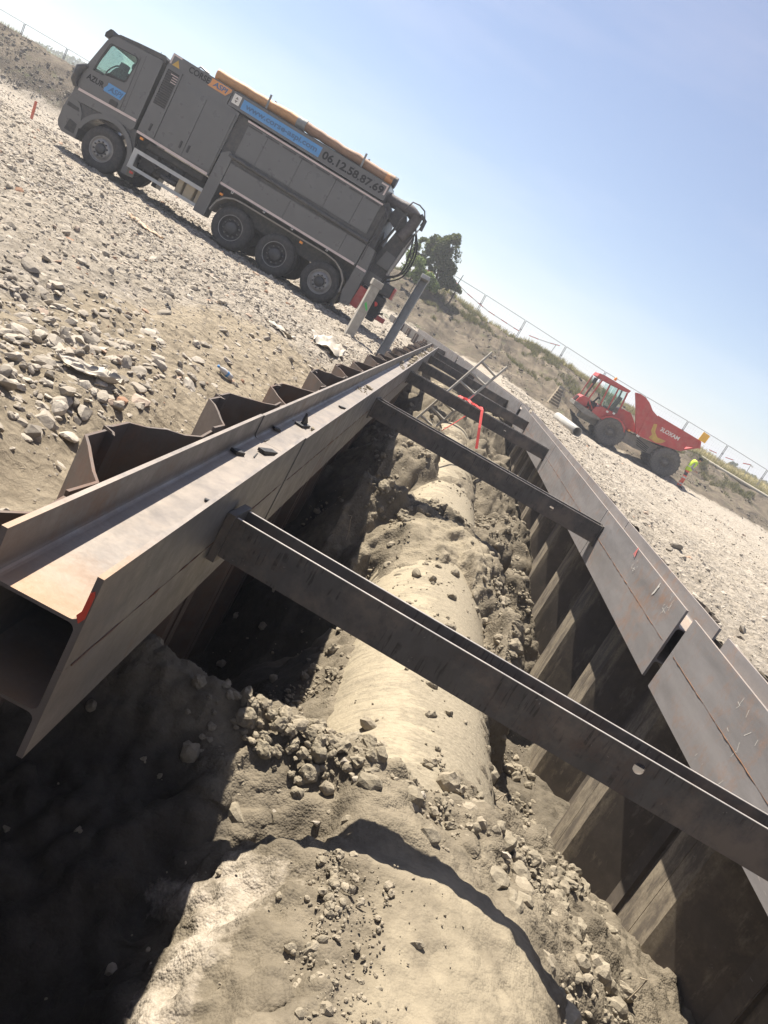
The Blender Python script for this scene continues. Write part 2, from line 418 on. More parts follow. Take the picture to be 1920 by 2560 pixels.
REDL = m_plain('red_lamp_plastic', (0.70, 0.06, 0.04), 0.25)
HOSEO = m_plain('orange_suction_hose', (0.52, 0.27, 0.11), 0.6, 0, 0.18, 5, dust=0.35, dustcol=(0.35, 0.25, 0.17))
HOSEB = m_plain('brown_suction_hose', (0.33, 0.19, 0.11), 0.65, 0, 0.2, 5, dust=0.4, dustcol=(0.30, 0.23, 0.17))
HOSEG = m_plain('dusty_grey_hose', (0.11, 0.10, 0.10), 0.7, 0, 0.2, 8, dust=0.5, dustcol=(0.25, 0.215, 0.19))
RUBBERT = m_plain('tan_dusty_mudguard', (0.25, 0.225, 0.195), 0.7, 0, 0.15, 6, dust=0.4)
TANK = m_plain('beige_plastic_tank', (0.42, 0.34, 0.22), 0.5, dust=0.3)
REDBOX = m_plain('faded_red_plastic', (0.40, 0.055, 0.045), 0.5, dust=0.3)
DRED = m_plain('dusty_red_dumper_paint', (0.43, 0.040, 0.036), 0.5, 0, 0.15, 2.0, 0.05, dust=0.5, dustcol=(0.40, 0.19, 0.15))
DGREY = m_plain('dumper_grey_steel', (0.22, 0.21, 0.19), 0.7, 0.2, 0.2, 4, dust=0.5)
YEL = m_plain('worn_yellow_paint', (0.50, 0.33, 0.06), 0.6, 0, 0.2, 6, dust=0.5, dustcol=(0.42, 0.20, 0.10))
FLAG = m_plain('yellow_orange_plate', (0.82, 0.46, 0.04), 0.5)
GLASS = m_glass('greenish_cab_glass', (0.86, 0.955, 0.92)); GLASS2 = m_glass('tinted_cab_glass', (0.82, 0.90, 0.88))
GALV = m_plain('galvanised_steel', (0.27, 0.275, 0.265), 0.6, 0.15, 0.2, 6, dust=0.3)
FENCE = m_plain('galvanised_fence_tube', (0.24, 0.24, 0.24), 0.6, 0.1)
CONC = m_plain('grey_concrete', (0.36, 0.34, 0.30), 0.9, 0, 0.2, 9, dust=0.3)
ALU = m_plain('weathered_aluminium', (0.42, 0.385, 0.32), 0.6, 0.1, 0.2, 8, dust=0.4)
STRAPR = m_plain('red_lifting_sling', (0.60, 0.04, 0.035), 0.7, 0, 0.2, 20)
WOOD = m_wood('weathered_timber', (0.30, 0.24, 0.16), (0.50, 0.42, 0.31)); WOODD = m_wood('dark_timber', (0.10, 0.085, 0.07), (0.2, 0.17, 0.13))
PLASTIC = m_plain('dirty_white_plastic_sheet', (0.40, 0.36, 0.30), 0.6, 0, 0.25, 12, dust=0.6)
SKIN = m_plain('skin', (0.42, 0.25, 0.17), 0.6); SHIRT = m_plain('grey_shirt', (0.30, 0.29, 0.30), 0.8)
VEST = m_plain('yellow_green_vest', (0.50, 0.72, 0.05), 0.7); TROUS = m_plain('orange_red_trousers', (0.72, 0.13, 0.07), 0.8)
TROUSD = m_plain('dark_trouser_panel', (0.06, 0.05, 0.06), 0.8); REFL = m_plain('grey_reflective_band', (0.60, 0.58, 0.55), 0.5)
BOOT = m_plain('dark_boot', (0.04, 0.035, 0.03), 0.8); HAIR = m_plain('dark_hair', (0.025, 0.022, 0.02), 0.8)
BARK = m_wood('bark', (0.07, 0.055, 0.04), (0.14, 0.11, 0.085))
LEAFD = m_leaf('dark_foliage', (0.05, 0.068, 0.038), (0.14, 0.165, 0.085)); LEAFM = m_leaf('mid_foliage', (0.04, 0.065, 0.025), (0.12, 0.15, 0.055))
LEAFG = m_leaf('fresh_green_foliage', (0.10, 0.16, 0.05), (0.26, 0.33, 0.11)); GRASSY = m_leaf('dry_yellow_grass', (0.26, 0.215, 0.115), (0.46, 0.39, 0.23))
GRASSG = m_leaf('scrubby_green_weeds', (0.10, 0.092, 0.055), (0.25, 0.212, 0.13)); TAPE = m_tape()

# ------------------------------------------------------------------ camera
CAMZ = 1.45; FPX = 1950.0
roll = R(29.0)
Fw = Vector((0.026, 0.969, -0.247)).normalized()
_vx, _vy = -53.336, 496.378
pitch = math.atan2(_vy, FPX); az = -math.atan2(_vx, math.hypot(FPX, _vy))
hf = Vector((math.sin(az), math.cos(az), 0)); rt = Vector((math.cos(az), -math.sin(az), 0)); zz = Vector((0, 0, 1))
Fw = hf * math.cos(pitch) - zz * math.sin(pitch); Up = hf * math.sin(pitch) + zz * math.cos(pitch)
# level right/up expressed in the rolled image axes
cr = rt * math.cos(roll) + Up * math.sin(roll)      # image +x
cu = -rt * math.sin(roll) + Up * math.cos(roll)     # image up (placeholder, fixed below)
# image x axis e: level right = (cos, sin) in image (x right, y down) -> image x = cos*rt + sin*Up_img
ix = rt * math.cos(roll) + Up * math.sin(roll)
iy = rt * math.sin(roll) - Up * math.cos(roll)      # image down
cam = bpy.data.cameras.new('camera'); cam_o = bpy.data.objects.new('camera', cam); COL.objects.link(cam_o)
M = Matrix((ix, -iy, -Fw)).transposed().to_4x4(); M.translation = Vector((0, 0, CAMZ)); cam_o.matrix_world = M
cam.sensor_fit = 'VERTICAL'; cam.sensor_height = 36.0; cam.sensor_width = 27.0; cam.lens = FPX / 2560 * 36.0
cam.clip_start = 0.05; cam.clip_end = 6000
SC.camera = cam_o
CAMP = Vector((0, 0, CAMZ))
def ray(px, py): return Fw * FPX + ix * (px - 960) + iy * (py - 1280)
def atd(px, py, d): return CAMP + ray(px, py) * (d / FPX)
def aty(px, py, y): r_ = ray(px, py); return CAMP + r_ * (y / r_.y)
def atz(px, py, z): r_ = ray(px, py); return CAMP + r_ * ((z - CAMZ) / r_.z)
def atx(px, py, x): r_ = ray(px, py); return CAMP + r_ * (x / r_.x)

# ------------------------------------------------------------------ light
L = Vector((0.44, -0.42, -1.0)).normalized()
sun = bpy.data.lights.new('sun', 'SUN'); sun.energy = 4.9; sun.angle = R(0.53); sun.color = (1.0, 0.93, 0.82)
sun_o = bpy.data.objects.new('sun', sun); COL.objects.link(sun_o); sun_o.rotation_euler = L.to_track_quat('-Z', 'Y').to_euler()
W = bpy.data.worlds.new('World'); SC.world = W; W.use_nodes = True
wt = W.node_tree; bg = wt.nodes['Background']
sky = wt.nodes.new('ShaderNodeTexSky'); sky.sky_type = 'NISHITA'; sky.sun_disc = False
sky.sun_elevation = math.asin(-L.z); sky.sun_rotation = math.atan2(-L.x, -L.y)
sky.air_density = 1.0; sky.dust_density = 0.25; sky.ozone_density = 6.0; sky.altitude = 10
veil = wt.nodes.new('ShaderNodeMix'); veil.data_type = 'RGBA'; veil.blend_type = 'ADD'; veil.inputs[0].default_value = 1.0
veil.inputs[7].default_value = (0.95, 0.66, 0.40, 1)      # thin bright summer haze over the whole sky
tcw = wt.nodes.new('ShaderNodeTexCoord'); mpw = wt.nodes.new('ShaderNodeMapping'); mpw.inputs['Scale'].default_value = (1.6, 1.6, 9.0); mpw.inputs['Rotation'].default_value = (0.05, 0.10, 0.3)
nzw = wt.nodes.new('ShaderNodeTexNoise'); nzw.inputs['Scale'].default_value = 1.7; nzw.inputs['Detail'].default_value = 7; nzw.inputs['Roughness'].default_value = 0.5
rpw = wt.nodes.new('ShaderNodeMapRange'); rpw.inputs[1].default_value = 0.42; rpw.inputs[2].default_value = 0.72; rpw.inputs[3].default_value = 1.0; rpw.inputs[4].default_value = 1.9
vmw = wt.nodes.new('ShaderNodeVectorMath'); vmw.operation = 'SCALE'; vmw.inputs[0].default_value = (0.95, 0.66, 0.40)
wt.links.new(tcw.outputs['Generated'], mpw.inputs[0]); wt.links.new(mpw.outputs[0], nzw.inputs['Vector']); wt.links.new(nzw.outputs['Fac'], rpw.inputs[0]); wt.links.new(rpw.outputs[0], vmw.inputs['Scale']); wt.links.new(vmw.outputs[0], veil.inputs[7])
wt.links.new(sky.outputs[0], veil.inputs[6]); wt.links.new(veil.outputs[2], bg.inputs[0]); bg.inputs[1].default_value = 0.054
SC.view_settings.view_transform = 'Standard'; SC.view_settings.look = 'None'; SC.view_settings.exposure = 1.25; SC.view_settings.gamma = 1.0

# ------------------------------------------------------------------ trench layout
XL, XR, ZT = -0.50, 2.47, 0.46          # waler inner faces, waler top
WF = 0.30; TF = 0.019; TW = 0.011       # beam flange, thicknesses
YB = 25.0                               # the trench bends left here
BD = Vector((-0.285, 0.9585, 0)).normalized()   # direction after the bend

def wave(y, c0, per):
    """sheet pile wave, 0 at the inner pan and 1 at the outer pan; outer pan centred on c0"""
    u = np.abs((np.asarray(y, float) - c0) / per - np.round((np.asarray(y, float) - c0) / per)) * per
    return 1 - np.clip((u - 0.19) / (per / 2 - 0.38), 0, 1)
LC, LP = 3.0, 1.47
RC, RP = 4.38 + 0.755, 1.51
def xl_wave(y): return XL - 0.30 - 0.02 - 0.225 * wave(y, LC, LP)
def xr_wave(y): return XR + 0.30 + 0.02 + 0.31 * wave(y, RC, RP)

# ------------------------------------------------------------------ ground
_cx = np.array([-60, -35, -30, -12, -6, -4.2, -2.1, 0.3, 3.4, 6.6, 9.7, 14, 18.5, 21.2, 23.4, 30, 60.])
_ch = np.array([4.1, 3.85, 3.65, 2.9, 2.6, 2.93, 3.05, 2.68, 2.4, 2.53, 2.26, 1.9, 1.56, 1.47, 1.40, 1.25, 1.2])
_yx = np.array([-60, -24, -16, -9, 60.]); _yy = np.array([44.5, 45, 48, 53, 53.])
_bx = np.array([-60, -36, -12, -5, 0, 4, 6.5, 9, 12, 16, 20, 30, 60.])
_by = np.array([38, 40, 43, 43, 41, 38.5, 37, 41, 39.5, 40.5, 42, 44, 46.])
def ground_z(x, y):
    x = np.asarray(x, float); y = np.asarray(y, float)
    zl = np.where(x > -14, 0.10 - 0.038 * x, 0.632 + 0.014 * (-14 - np.maximum(x, -60)))
    near = 1 - sst(9, 14, y)
    zl = zl + near * (0.10 * sst(-1.9, -3.2, x) * 1.0 - 0.10 * sst(-2.0, -1.2, x)) - 0.08 * sst(-1.7, -1.1, x)
    zr = 0.36 - 0.10 * np.clip(x - 2.9, 0, 4.6) - 0.08 * sst(24, 37, y)
    w = sst(-0.9, 3.0, x)
    z = zl * (1 - w) + zr * w
    # berm
    hc = np.interp(x, _cx, _ch); yb = np.interp(x, _bx, _by)
    yc_ = np.interp(x, _yx, _yy); t = np.clip((y - yb) / (yc_ - yb), 0, 1)
    t = t ** 1.15 * (1 - 0.25 * t) / 0.75
    zb = z + (hc - z) * np.clip(t, 0, 1)
    top = np.where(x > 8, 2.35, hc - 0.4)
    zb = np.where(y > yc_, hc + (top - hc) * sst(54.5, 84, y), zb)
    zb = zb + (0 - zb) * sst(95, 200, y)
    behind = sst(0, -14, y)
    return zb * (1 - behind) + behind * 0.1

def ground_noise(x, y):
    d = np.hypot(x, y)
    bermw = sst(0, 6, y - np.interp(x, _bx, _by))
    g = 0.045 * fbm(x * 1.3, y * 1.3, 0, 3, 4, 0.6) + 0.030 * fbm(x * 5, y * 5, 0, 5, 3, 0.65) - 0.05 * np.exp(-((np.mod(x - 7.5 + 0.05 * y, 2.0) - 1.0) / 0.22) ** 2) * band(x, 6.0, 10.2, 0.5) * sst(6, 9, y)
    b = 0.28 * fbm(x * 0.45, y * 0.45, 0, 9, 4, 0.55) + 0.17 * fbm(x * 2.0, y * 2.0, 0, 21, 3, 0.6)
    far = sst(85, 120, y)
    return (g * (1 - bermw) + b * bermw * (1 - 0.5 * sst(50, 53, y))) * (1 - far)

def line_spread(a, b, fine0, fine1, h, grow):
    mid = list(np.arange(fine0, fine1 + h * 0.5, h)); out = []
    s = h; p = fine0
    while p > a: s *= grow; p -= s; out.append(p)
    out = out[::-1]; s = h; p = fine1; hi = []
    while p < b: s *= grow; p += s; hi.append(p)
    return np.array(out + mid + hi)

def hole_mask(x, y):
    xl = np.where(y < YB, xl_wave(y), XL - 0.6 - (y - YB) * 0.30)
    xl = np.where((y >= 24) & (y < 29.5), XL - 0.6, xl); xl = np.where(y >= 29.5, XL - 0.6 - (y - 29.5) * 0.297, xl)
    xr = np.where(y < 24, xr_wave(y), XR + 0.6 - (y - 24) * 0.297)
    return (x > xl) & (x < xr) & (y > -3) & (y < 40.5)

def build_ground():
    gx = line_spread(-2600, 2600, -11.0, 7.5, 0.065, 1.045)
    gy = line_spread(-120, 4200, 0.5, 15.0, 0.065, 1.022)
    X, Y = np.meshgrid(gx, gy)
    Z = ground_z(X, Y) + ground_noise(X, Y)
    nx, ny = len(gx), len(gy)
    idx = np.arange(nx * ny).reshape(ny, nx)
    cxm = (X[:-1, :-1] + X[1:, 1:]) / 2; cym = (Y[:-1, :-1] + Y[1:, 1:]) / 2
    keep = ~hole_mask(cxm, cym)
    F = np.stack([idx[:-1, :-1], idx[:-1, 1:], idx[1:, 1:], idx[1:, :-1]], -1)[keep]
    V = np.stack([X.ravel(), Y.ravel(), Z.ravel()], 1)
    used = np.zeros(len(V), bool); used[F.ravel()] = True
    remap = np.cumsum(used) - 1
    V = V[used]; F = remap[F]
    o = np_mesh('ground', V, F, GROUND, None, True); tag(o, kind='structure')
    x, y = V[:, 0], V[:, 1]
    yb = np.interp(x, _bx, _by)
    soil = sst(-3.4, -2.0, x) * (1 - sst(-0.5, 0.5, x)) * (1 - sst(8.5, 13, y)) * 0.95
    soil = np.maximum(soil, sst(2.5, -1.0, y) * (x < 0) * 0.8)
    berm = sst(-1.0, 2.5, y - yb) * (1 - sst(56, 60, y))
    field = sst(54, 57, y)
    at = o.data.attributes.new('zone', 'FLOAT_VECTOR', 'POINT')
    at.data.foreach_set('vector', np.stack([soil, berm, field], 1).astype(np.float32).ravel())
    return o
build_ground()
def gz(x, y): return float(ground_z(np.array([x]), np.array([y]))[0] + ground_noise(np.array([x]), np.array([y]))[0])

# ------------------------------------------------------------------ trench floor (soil)
PCX, PCZ, PR = 1.04, -1.265, 0.632
def bend_x(y):  # sideways shift of the pipe and trench after the bend
    return -0.297 * np.maximum(0, np.asarray(y) - 27.0)

def trench_z(x0, y):
    x = x0 - bend_x(y)
    wob = 0.10 * fbm(x * 1.5, y * 1.5, 0, 41, 3)
    dx = np.abs(x - 1.05)
    base = -2.9 + 0.9 * (x > 1.6) * sst(3.0, 4.2, y) + 0.25 * fbm(x * 0.8, y * 0.8, 0, 31, 3) + 0.45 * sst(9, 16, y) + 0.5 * sst(16, 30, y)
    z = base
    # near mound over the pipe
    Rr = 1.10; cz = -1.60
    circ = np.where(dx < 1.03, cz + np.sqrt(np.maximum(Rr * Rr - np.minimum(dx, 1.03) ** 2, 0)), cz + 0.325 - (dx - 1.03) * 3.0)
    rbank = np.where(x > 1.6, -0.80 - 0.30 * np.clip(x - 1.75, 0, 0.6) - 5.0 * np.clip(x - (2.30 + 0.1 * fbm(y * 2, y * 0, 0, 77, 3)), 0, 9) - 0.10, -9)
    tt = (y * 0.95 - x * 0.75) * 2.1 + 0.5 * fbm(x * 2.2, y * 2.2, 0, 43, 3); saw = tt - np.floor(tt)
    led = (saw - sst(0.82, 1.0, saw) * 1.0) * band(x, 0.12, 0.66, 0.10) * (1 - sst(2.5, 2.9, y))
    circ = circ + 0.07 * led - 0.50 * np.clip(y - 2.72, 0, 1)
    m = smax(circ, rbank, 0.05)
    ye_ = 2.86 + 0.32 * sst(0.50, 0.80, x) + 0.16 * wob; nearw = 1 - sst(ye_, ye_ + 0.12 + 0.25 * sst(0.6, 1.0, x), y)
    z = smax(z, m * nearw + (base - 0.5) * (1 - nearw), 0.05)
    # heap on the pipe just beyond it
    heap = -0.60 + 0.05 * fbm(x * 3, y * 3, 0, 49, 3) - 0.45 * np.clip(np.abs(x - 0.95) - 0.35, 0, 9) ** 1.4 - 2.4 * np.clip(0.66 + 0.25 * wob - x, 0, 9) * (1 - sst(3.35, 3.6, y)) - 1.5 * np.clip(y - 3.50 - 0.9 * wob - 0.30 * np.clip(x - 0.9, 0, 2), 0, 9) - 0.35 * np.clip(3.05 - y, 0, 9)
    z = smax(z, heap, 0.06)
    hc_ = -0.56 - 0.75 * np.clip(np.hypot((x - 0.62) / 1.6, y - 3.46) - 0.08, 0, 9) + 0.09 * fbm(x * 4.5, y * 4.5, 0, 50, 3)
    z = smax(z, hc_, 0.04)
    # bank between pipe and right piles
    rb = -0.98 - 0.18 * np.clip(x - 1.5, 0, 3) - 1.9 * np.clip(y - 4.35 + 0.5 * (x - 2.2), 0, 9) - 2.2 * np.clip(1.55 - x, 0, 9)
    z = smax(z, np.where(x > 1.0, rb, -9), 0.08)
    # cross ridge on the left
    yr = 3.46 - 0.10 * x + 0.12 * wob
    rd = -0.60 - 0.10 * np.clip(-x - 0.1, 0, 1) - np.where(y < yr, 1.15, 1.7) * np.clip(np.abs(y - yr) - 0.04, 0, 9)
    z = smax(z, np.where(x < 0.9, rd, -9), 0.06)
    # dark soil hugging the left flank of the pipe
    fl = -1.05 - 1.5 * np.clip(0.42 - x, 0, 9) - 2.0 * np.clip(x - 0.6, 0, 9)
    z = smax(z, fl * band(y, 3.8, 6.4) + -9 * (1 - band(y, 3.8, 6.4)), 0.05)
    # bulge
    Rb = 0.98; cb = -1.40
    dxb = np.abs(x - 1.04)
    cbz = np.where(dxb < 0.93, cb + np.sqrt(np.maximum(Rb * Rb - np.minimum(dxb, 0.93) ** 2, 0)), cb + 0.31 - (dxb - 0.93) * 3.2)
    ynear = 7.45 - 1.35 * sst(1.10, 1.62, x) - 0.25 * sst(0.45, 0.1, x) + 1.1 * wob
    cut = (0.42 + 2.2 * sst(1.15, 1.5, x) + 1.2 * sst(0.55, 0.3, x)) * np.clip(ynear + 0.75 * (1 - sst(1.1, 1.5, x)) - y, 0, 9) + 1.0 * np.clip(y - 8.75, 0, 9)
    z = smax(z, cbz - cut + 0.10 * fbm(x * 2.2, y * 2.2, 0, 55, 3), 0.06)
    # thin crust of soil on the crown of the pipe, thicker to the right
    pz = PCZ + np.sqrt(np.maximum(PR * PR - np.minimum(np.abs(x - PCX), 0.58) ** 2, 0))
    cr_ = pz - 0.012 + 0.055 * (fbm(x * 1.6, y * 1.3, 0, 47, 4, 0.6) * 0.95 - 0.12 + 0.85 * (x - 1.0)) - 3.0 * np.clip(x - 1.47, 0, 9) - 3.0 * np.clip(0.62 - x, 0, 9)
    z = np.where((y > 3.2) & (np.abs(x - PCX) < 0.62), np.maximum(z, np.minimum(cr_, pz + 0.05)), z)
    # clod ridge
    cl = -0.50 - 0.25 * np.clip(np.abs(x - 0.75) - 0.7, 0, 9) - 2.6 * np.clip(np.abs(x - 0.8) - 0.98, 0, 9) - 1.4 * np.clip(np.abs(y - 9.0 - 0.25 * (x - 0.8)) - 0.12, 0, 9)
    z = smax(z, cl + 0.09 * fbm(x * 4, y * 4, 0, 57, 3), 0.05)
    # heap beyond on the left of the pipe, and lumps right of it
    h2 = -0.50 - 1.3 * np.clip(np.abs(x - 0.25) - 0.35, 0, 9) - 0.8 * np.clip(np.abs(y - 12.2) - 0.5, 0, 9)
    z = smax(z, h2 + 0.1 * fbm(x * 3, y * 3, 0, 59, 3), 0.06)
    for (ax, ay, ah, aw) in ((2.15, 10.2, -1.05, 0.5), (2.2, 12.6, -0.9, 0.55), (2.0, 14.6, -0.7, 0.6), (0.3, 16.2, -0.5, 0.7), (1.9, 17.5, -0.6, 0.9), (0.6, 20.5, -0.35, 1.1), (1.8, 23.0, -0.4, 1.4)):
        hh = ah - 1.1 * np.clip(np.hypot(x - ax, (y - ay) * 0.7) - aw * 0.5, 0, 9)
        z = smax(z, hh + 0.12 * fbm(x * 3, y * 3, 0, 61, 3), 0.06)
    ex = np.maximum(np.maximum(band(y, 9.55, 11.4, 0.10), band(y, 13.0, 15.5, 0.15)), band(y, 3.95, 7.3, 0.15)) * (1 - sst(0.50, 0.66, np.abs(x - PCX)))
    lim = pz - 0.035 + 0.05 * np.maximum(0, fbm(x * 1.8, y * 1.5, 0, 52, 4, 0.6) * 0.8 - 0.22 + 0.7 * (x - 1.1)) * 2
    z = z * (1 - ex) + np.minimum(z, np.minimum(lim, pz + 0.05)) * ex
    z = smax(z, -0.15 - 0.35 * np.clip(31 - y, 0, 30) + 0.3 * fbm(x, y, 0, 63, 3), 0.1)
    return z

def clod_noise(x, y, z):
    big = fbm(x * 3.2, y * 3.2, z * 3.2, 71, 4, 0.55)
    pat = sst(-0.35, 0.45, vnoise(x * 1.7, y * 1.7, z * 1.7, 74))      # crumbly in patches
    w1 = 0.62 - np.minimum(worley(x, y, z, 0.105, 81), 0.9); w2 = 0.62 - np.minimum(worley(x, y, z, 0.045, 84), 0.9)
    sm = smooth_zone(x, y); pat = np.maximum(pat, 0.75 * (y < 3.0) * sst(0.95, 0.6, x + 0.15 * big)) * (1 + 0.25 * (y < 3.0))
    return (0.045 * big + pat * (0.055 * w1 + 0.022 * w2) + 0.007 * w2) * (1 - 0.6 * sm) + sm * (0.016 * fbm(x * 9, y * 9, z * 9, 79, 3) + 0.010 * np.maximum(0, 0.25 - worley(x, y, z, 0.06, 87))) + 0.004 * vnoise(x * 40, y * 40, z * 40, 73)

def smooth_zone(x, y):
    """1 where the crust over the pipe is smooth dust"""
    a = (1 - sst(2.75, 3.05, y)) * sst(0.50, 0.85, x) * (1 - sst(1.55, 1.85, x))
    return a

def build_trench():
    xs = np.arange(-1.25, 3.25, 0.018)
    ys = np.concatenate([np.arange(-1.5, 0.9, 0.08), np.arange(0.9, 5.0, 0.016), np.arange(5.0, 10.2, 0.022), np.arange(10.2, 18, 0.05), np.arange(18, 42, 0.12)])
    X, Y = np.meshgrid(xs, ys); X = X + bend_x(Y) * 1.0
    Z = trench_z(X, Y)
    gyv, gxv = np.gradient(Z, axis=0), np.gradient(Z, axis=1)
    n = clod_noise(X, Y, Z)
    # normal displacement, so that steep faces get relief too
    dys = np.gradient(Y, axis=0); dxs = np.gradient(X, axis=1)
    sx_, sy_ = gxv / dxs, gyv / dys
    ln = np.sqrt(1 + sx_ ** 2 + sy_ ** 2)
    V = np.stack([(X - n * sx_ / ln).ravel(), (Y - n * sy_ / ln).ravel(), (Z + n / ln).ravel()], 1)
    nx, ny = len(xs), len(ys); idx = np.arange(nx * ny).reshape(ny, nx)
    F = np.stack([idx[:-1, :-1], idx[:-1, 1:], idx[1:, 1:], idx[1:, :-1]], -1).reshape(-1, 4)
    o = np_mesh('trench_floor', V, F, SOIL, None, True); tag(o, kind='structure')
    x, y, z = X.ravel(), Y.ravel(), Z.ravel()
    steep = np.sqrt(sx_ ** 2 + sy_ ** 2).ravel()
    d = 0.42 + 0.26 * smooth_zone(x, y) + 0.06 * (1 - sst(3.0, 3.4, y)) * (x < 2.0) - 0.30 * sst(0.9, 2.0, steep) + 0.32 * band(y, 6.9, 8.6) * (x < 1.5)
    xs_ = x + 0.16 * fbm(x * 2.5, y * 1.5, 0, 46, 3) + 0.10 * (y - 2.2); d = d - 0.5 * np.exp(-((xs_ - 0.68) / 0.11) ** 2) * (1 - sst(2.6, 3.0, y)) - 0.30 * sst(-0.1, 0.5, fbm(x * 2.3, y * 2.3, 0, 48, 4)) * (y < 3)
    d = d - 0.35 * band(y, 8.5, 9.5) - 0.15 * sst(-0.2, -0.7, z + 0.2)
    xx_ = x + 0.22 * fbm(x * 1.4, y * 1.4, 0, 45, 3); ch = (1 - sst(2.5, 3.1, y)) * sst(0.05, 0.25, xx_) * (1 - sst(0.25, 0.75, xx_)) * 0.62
    pit_shd = sst(-1.15, -1.75, z - 0.55 * sst(0.35, -0.1, x) * (y < 6) + 0.25 * fbm(x * 2, y * 2, 0, 66, 3)) * (1 - 0.6 * (x > 1.5) * (y > 3.2))  # shade of the deep pit and left bank, darkened into the soil colour
    for nm, a in (('dust', d), ('chalk', ch), ('pit_shade', pit_shd), ('smooth', smooth_zone(x, y))):
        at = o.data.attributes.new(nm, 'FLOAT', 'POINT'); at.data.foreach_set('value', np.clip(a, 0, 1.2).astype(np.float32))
    return o
build_trench()

# pipe
def build_pipe():
    n = 64; ys = np.concatenate([np.arange(-1.4, 12, 0.10), np.arange(12, 41, 0.4)])
    V = []; 
    for y in ys:
        cx = PCX + float(bend_x(y))
        a = np.linspace(0, 2 * np.pi, n, endpoint=False)
        rr = PR + 0.010 * fbm(np.cos(a) * 2 + 9, np.full(n, y * 1.6), np.sin(a) * 2, 81, 3)
        V.append(np.stack([cx + rr * np.cos(a), np.full(n, y), PCZ + rr * np.sin(a)], 1))
    V = np.concatenate(V); m = len(ys); F = []
    for i in range(m - 1):
        for k in range(n): F.append((i * n + k, (i + 1) * n + k, (i + 1) * n + (k + 1) % n, i * n + (k + 1) % n))
    o = np_mesh('concrete_pipe', V, np.array(F), PIPE, None, True)
    tag(o, 'large dusty concrete pipe half buried in soil along the trench floor', 'pipe')
build_pipe()

# ------------------------------------------------------------------ walers
def beam_profile(zc):
    """H beam lying on its side: flanges vertical, web horizontal; returns closed polygon in (u, z); u=0 inner face, u=-0.30 outer"""
    h = 0.15; f = TF; w = TW / 2; r_ = 0.022; pts = []
    pts += [(0, -h), (0, h), (-f, h)]
    for k in range(5):
        a = R(0 + 90 * k / 4); pts.append((-f - r_ + r_ * math.cos(a), w + r_ - r_ * math.sin(a)))
    for k in range(5):
        a = R(90 + 90 * k / 4); pts.append((-0.30 + f + r_ + r_ * math.cos(a), w + r_ - r_ * math.sin(a)))
    pts += [(-0.30 + f, h), (-0.30, h), (-0.30, -h), (-0.30 + f, -h)]
    for k in range(5):
        a = R(180 + 90 * k / 4); pts.append((-0.30 + f + r_ + r_ * math.cos(a), -w - r_ - r_ * math.sin(a)))
    for k in range(5):
        a = R(270 + 90 * k / 4); pts.append((-f - r_ + r_ * math.cos(a), -w - r_ - r_ * math.sin(a)))
    pts += [(-f, -h)]
    return [(u, z + zc) for u, z in pts]

def beam_mesh(p0, p1, side, zc, name, mat, parent, edge=True):
    """p0,p1: 2D points on the inner face line; side=+1 flanges extend to -x (left waler), -1 to +x"""
    p0 = Vector((p0[0], p0[1], 0)); p1 = Vector((p1[0], p1[1], 0)); d = (p1 - p0).normalized()
    nrm = Vector((d.y, -d.x, 0)) * side      # towards the trench for the left waler
    prof = beam_profile(zc); n = len(prof)
    steps = max(1, int((p1 - p0).length / 1.5)); V = []; F = []
    for i in range(steps + 1):
        q = p0.lerp(p1, i / steps)
        for u, z in prof: V.append((q.x + nrm.x * u, q.y + nrm.y * u, z))
    for i in range(steps):
        for k in range(n):
            k2 = (k + 1) % n; F.append((i * n + k, i * n + k2, (i + 1) * n + k2, (i + 1) * n + k))
    tri = tessellate_polygon([[Vector((a, b, 0)) for a, b in prof]])
    F += [tuple(t) for t in tri]; F += [tuple(i + steps * n for i in reversed(t)) for t in tri]
    o = mesh_obj(name, V, F, mat, parent)
    bm = bmesh.new(); bm.from_mesh(o.data); bmesh.ops.recalc_face_normals(bm, faces=bm.faces); bm.to_mesh(o.data); bm.free()
    return o

def waler(p0, p1, side, mat, label, weld=True):
    root = empty('waler', (p0[0], p0[1], ZT - 0.6))
    q0 = (0, 0); q1 = (p1[0] - p0[0], p1[1] - p0[1])
    beam_mesh(q0, q1, side, 0.45, 'upper_beam', mat, root); beam_mesh(q0, q1, side, 0.1485, 'lower_beam', mat, root)
    if weld:
        d = Vector((q1[0], q1[1], 0)); ln = d.length; d.normalize(); nrm = Vector((d.y, -d.x, 0)) * side
        mb = MB(); s = 0.05
        rng = random.Random(int(p0[1] * 100) + side)
        pts = []; rs = []
        while s < ln - 0.05:
            pts.append(d * s + nrm * 0.002 + Vector((0, 0, 0.2995 + rng.uniform(-.002, .002)))); rs.append(rng.uniform(0.001, 0.0045) if rng.random() < 0.7 else 0.0006); s += 0.06
        if len(pts) > 1: mb.tube(pts, 0.01, 6, rs=rs); mb.build('weld_seam', WELD, root)
    tag(root, label, 'steel beam', 'walers along the trench')
    return root

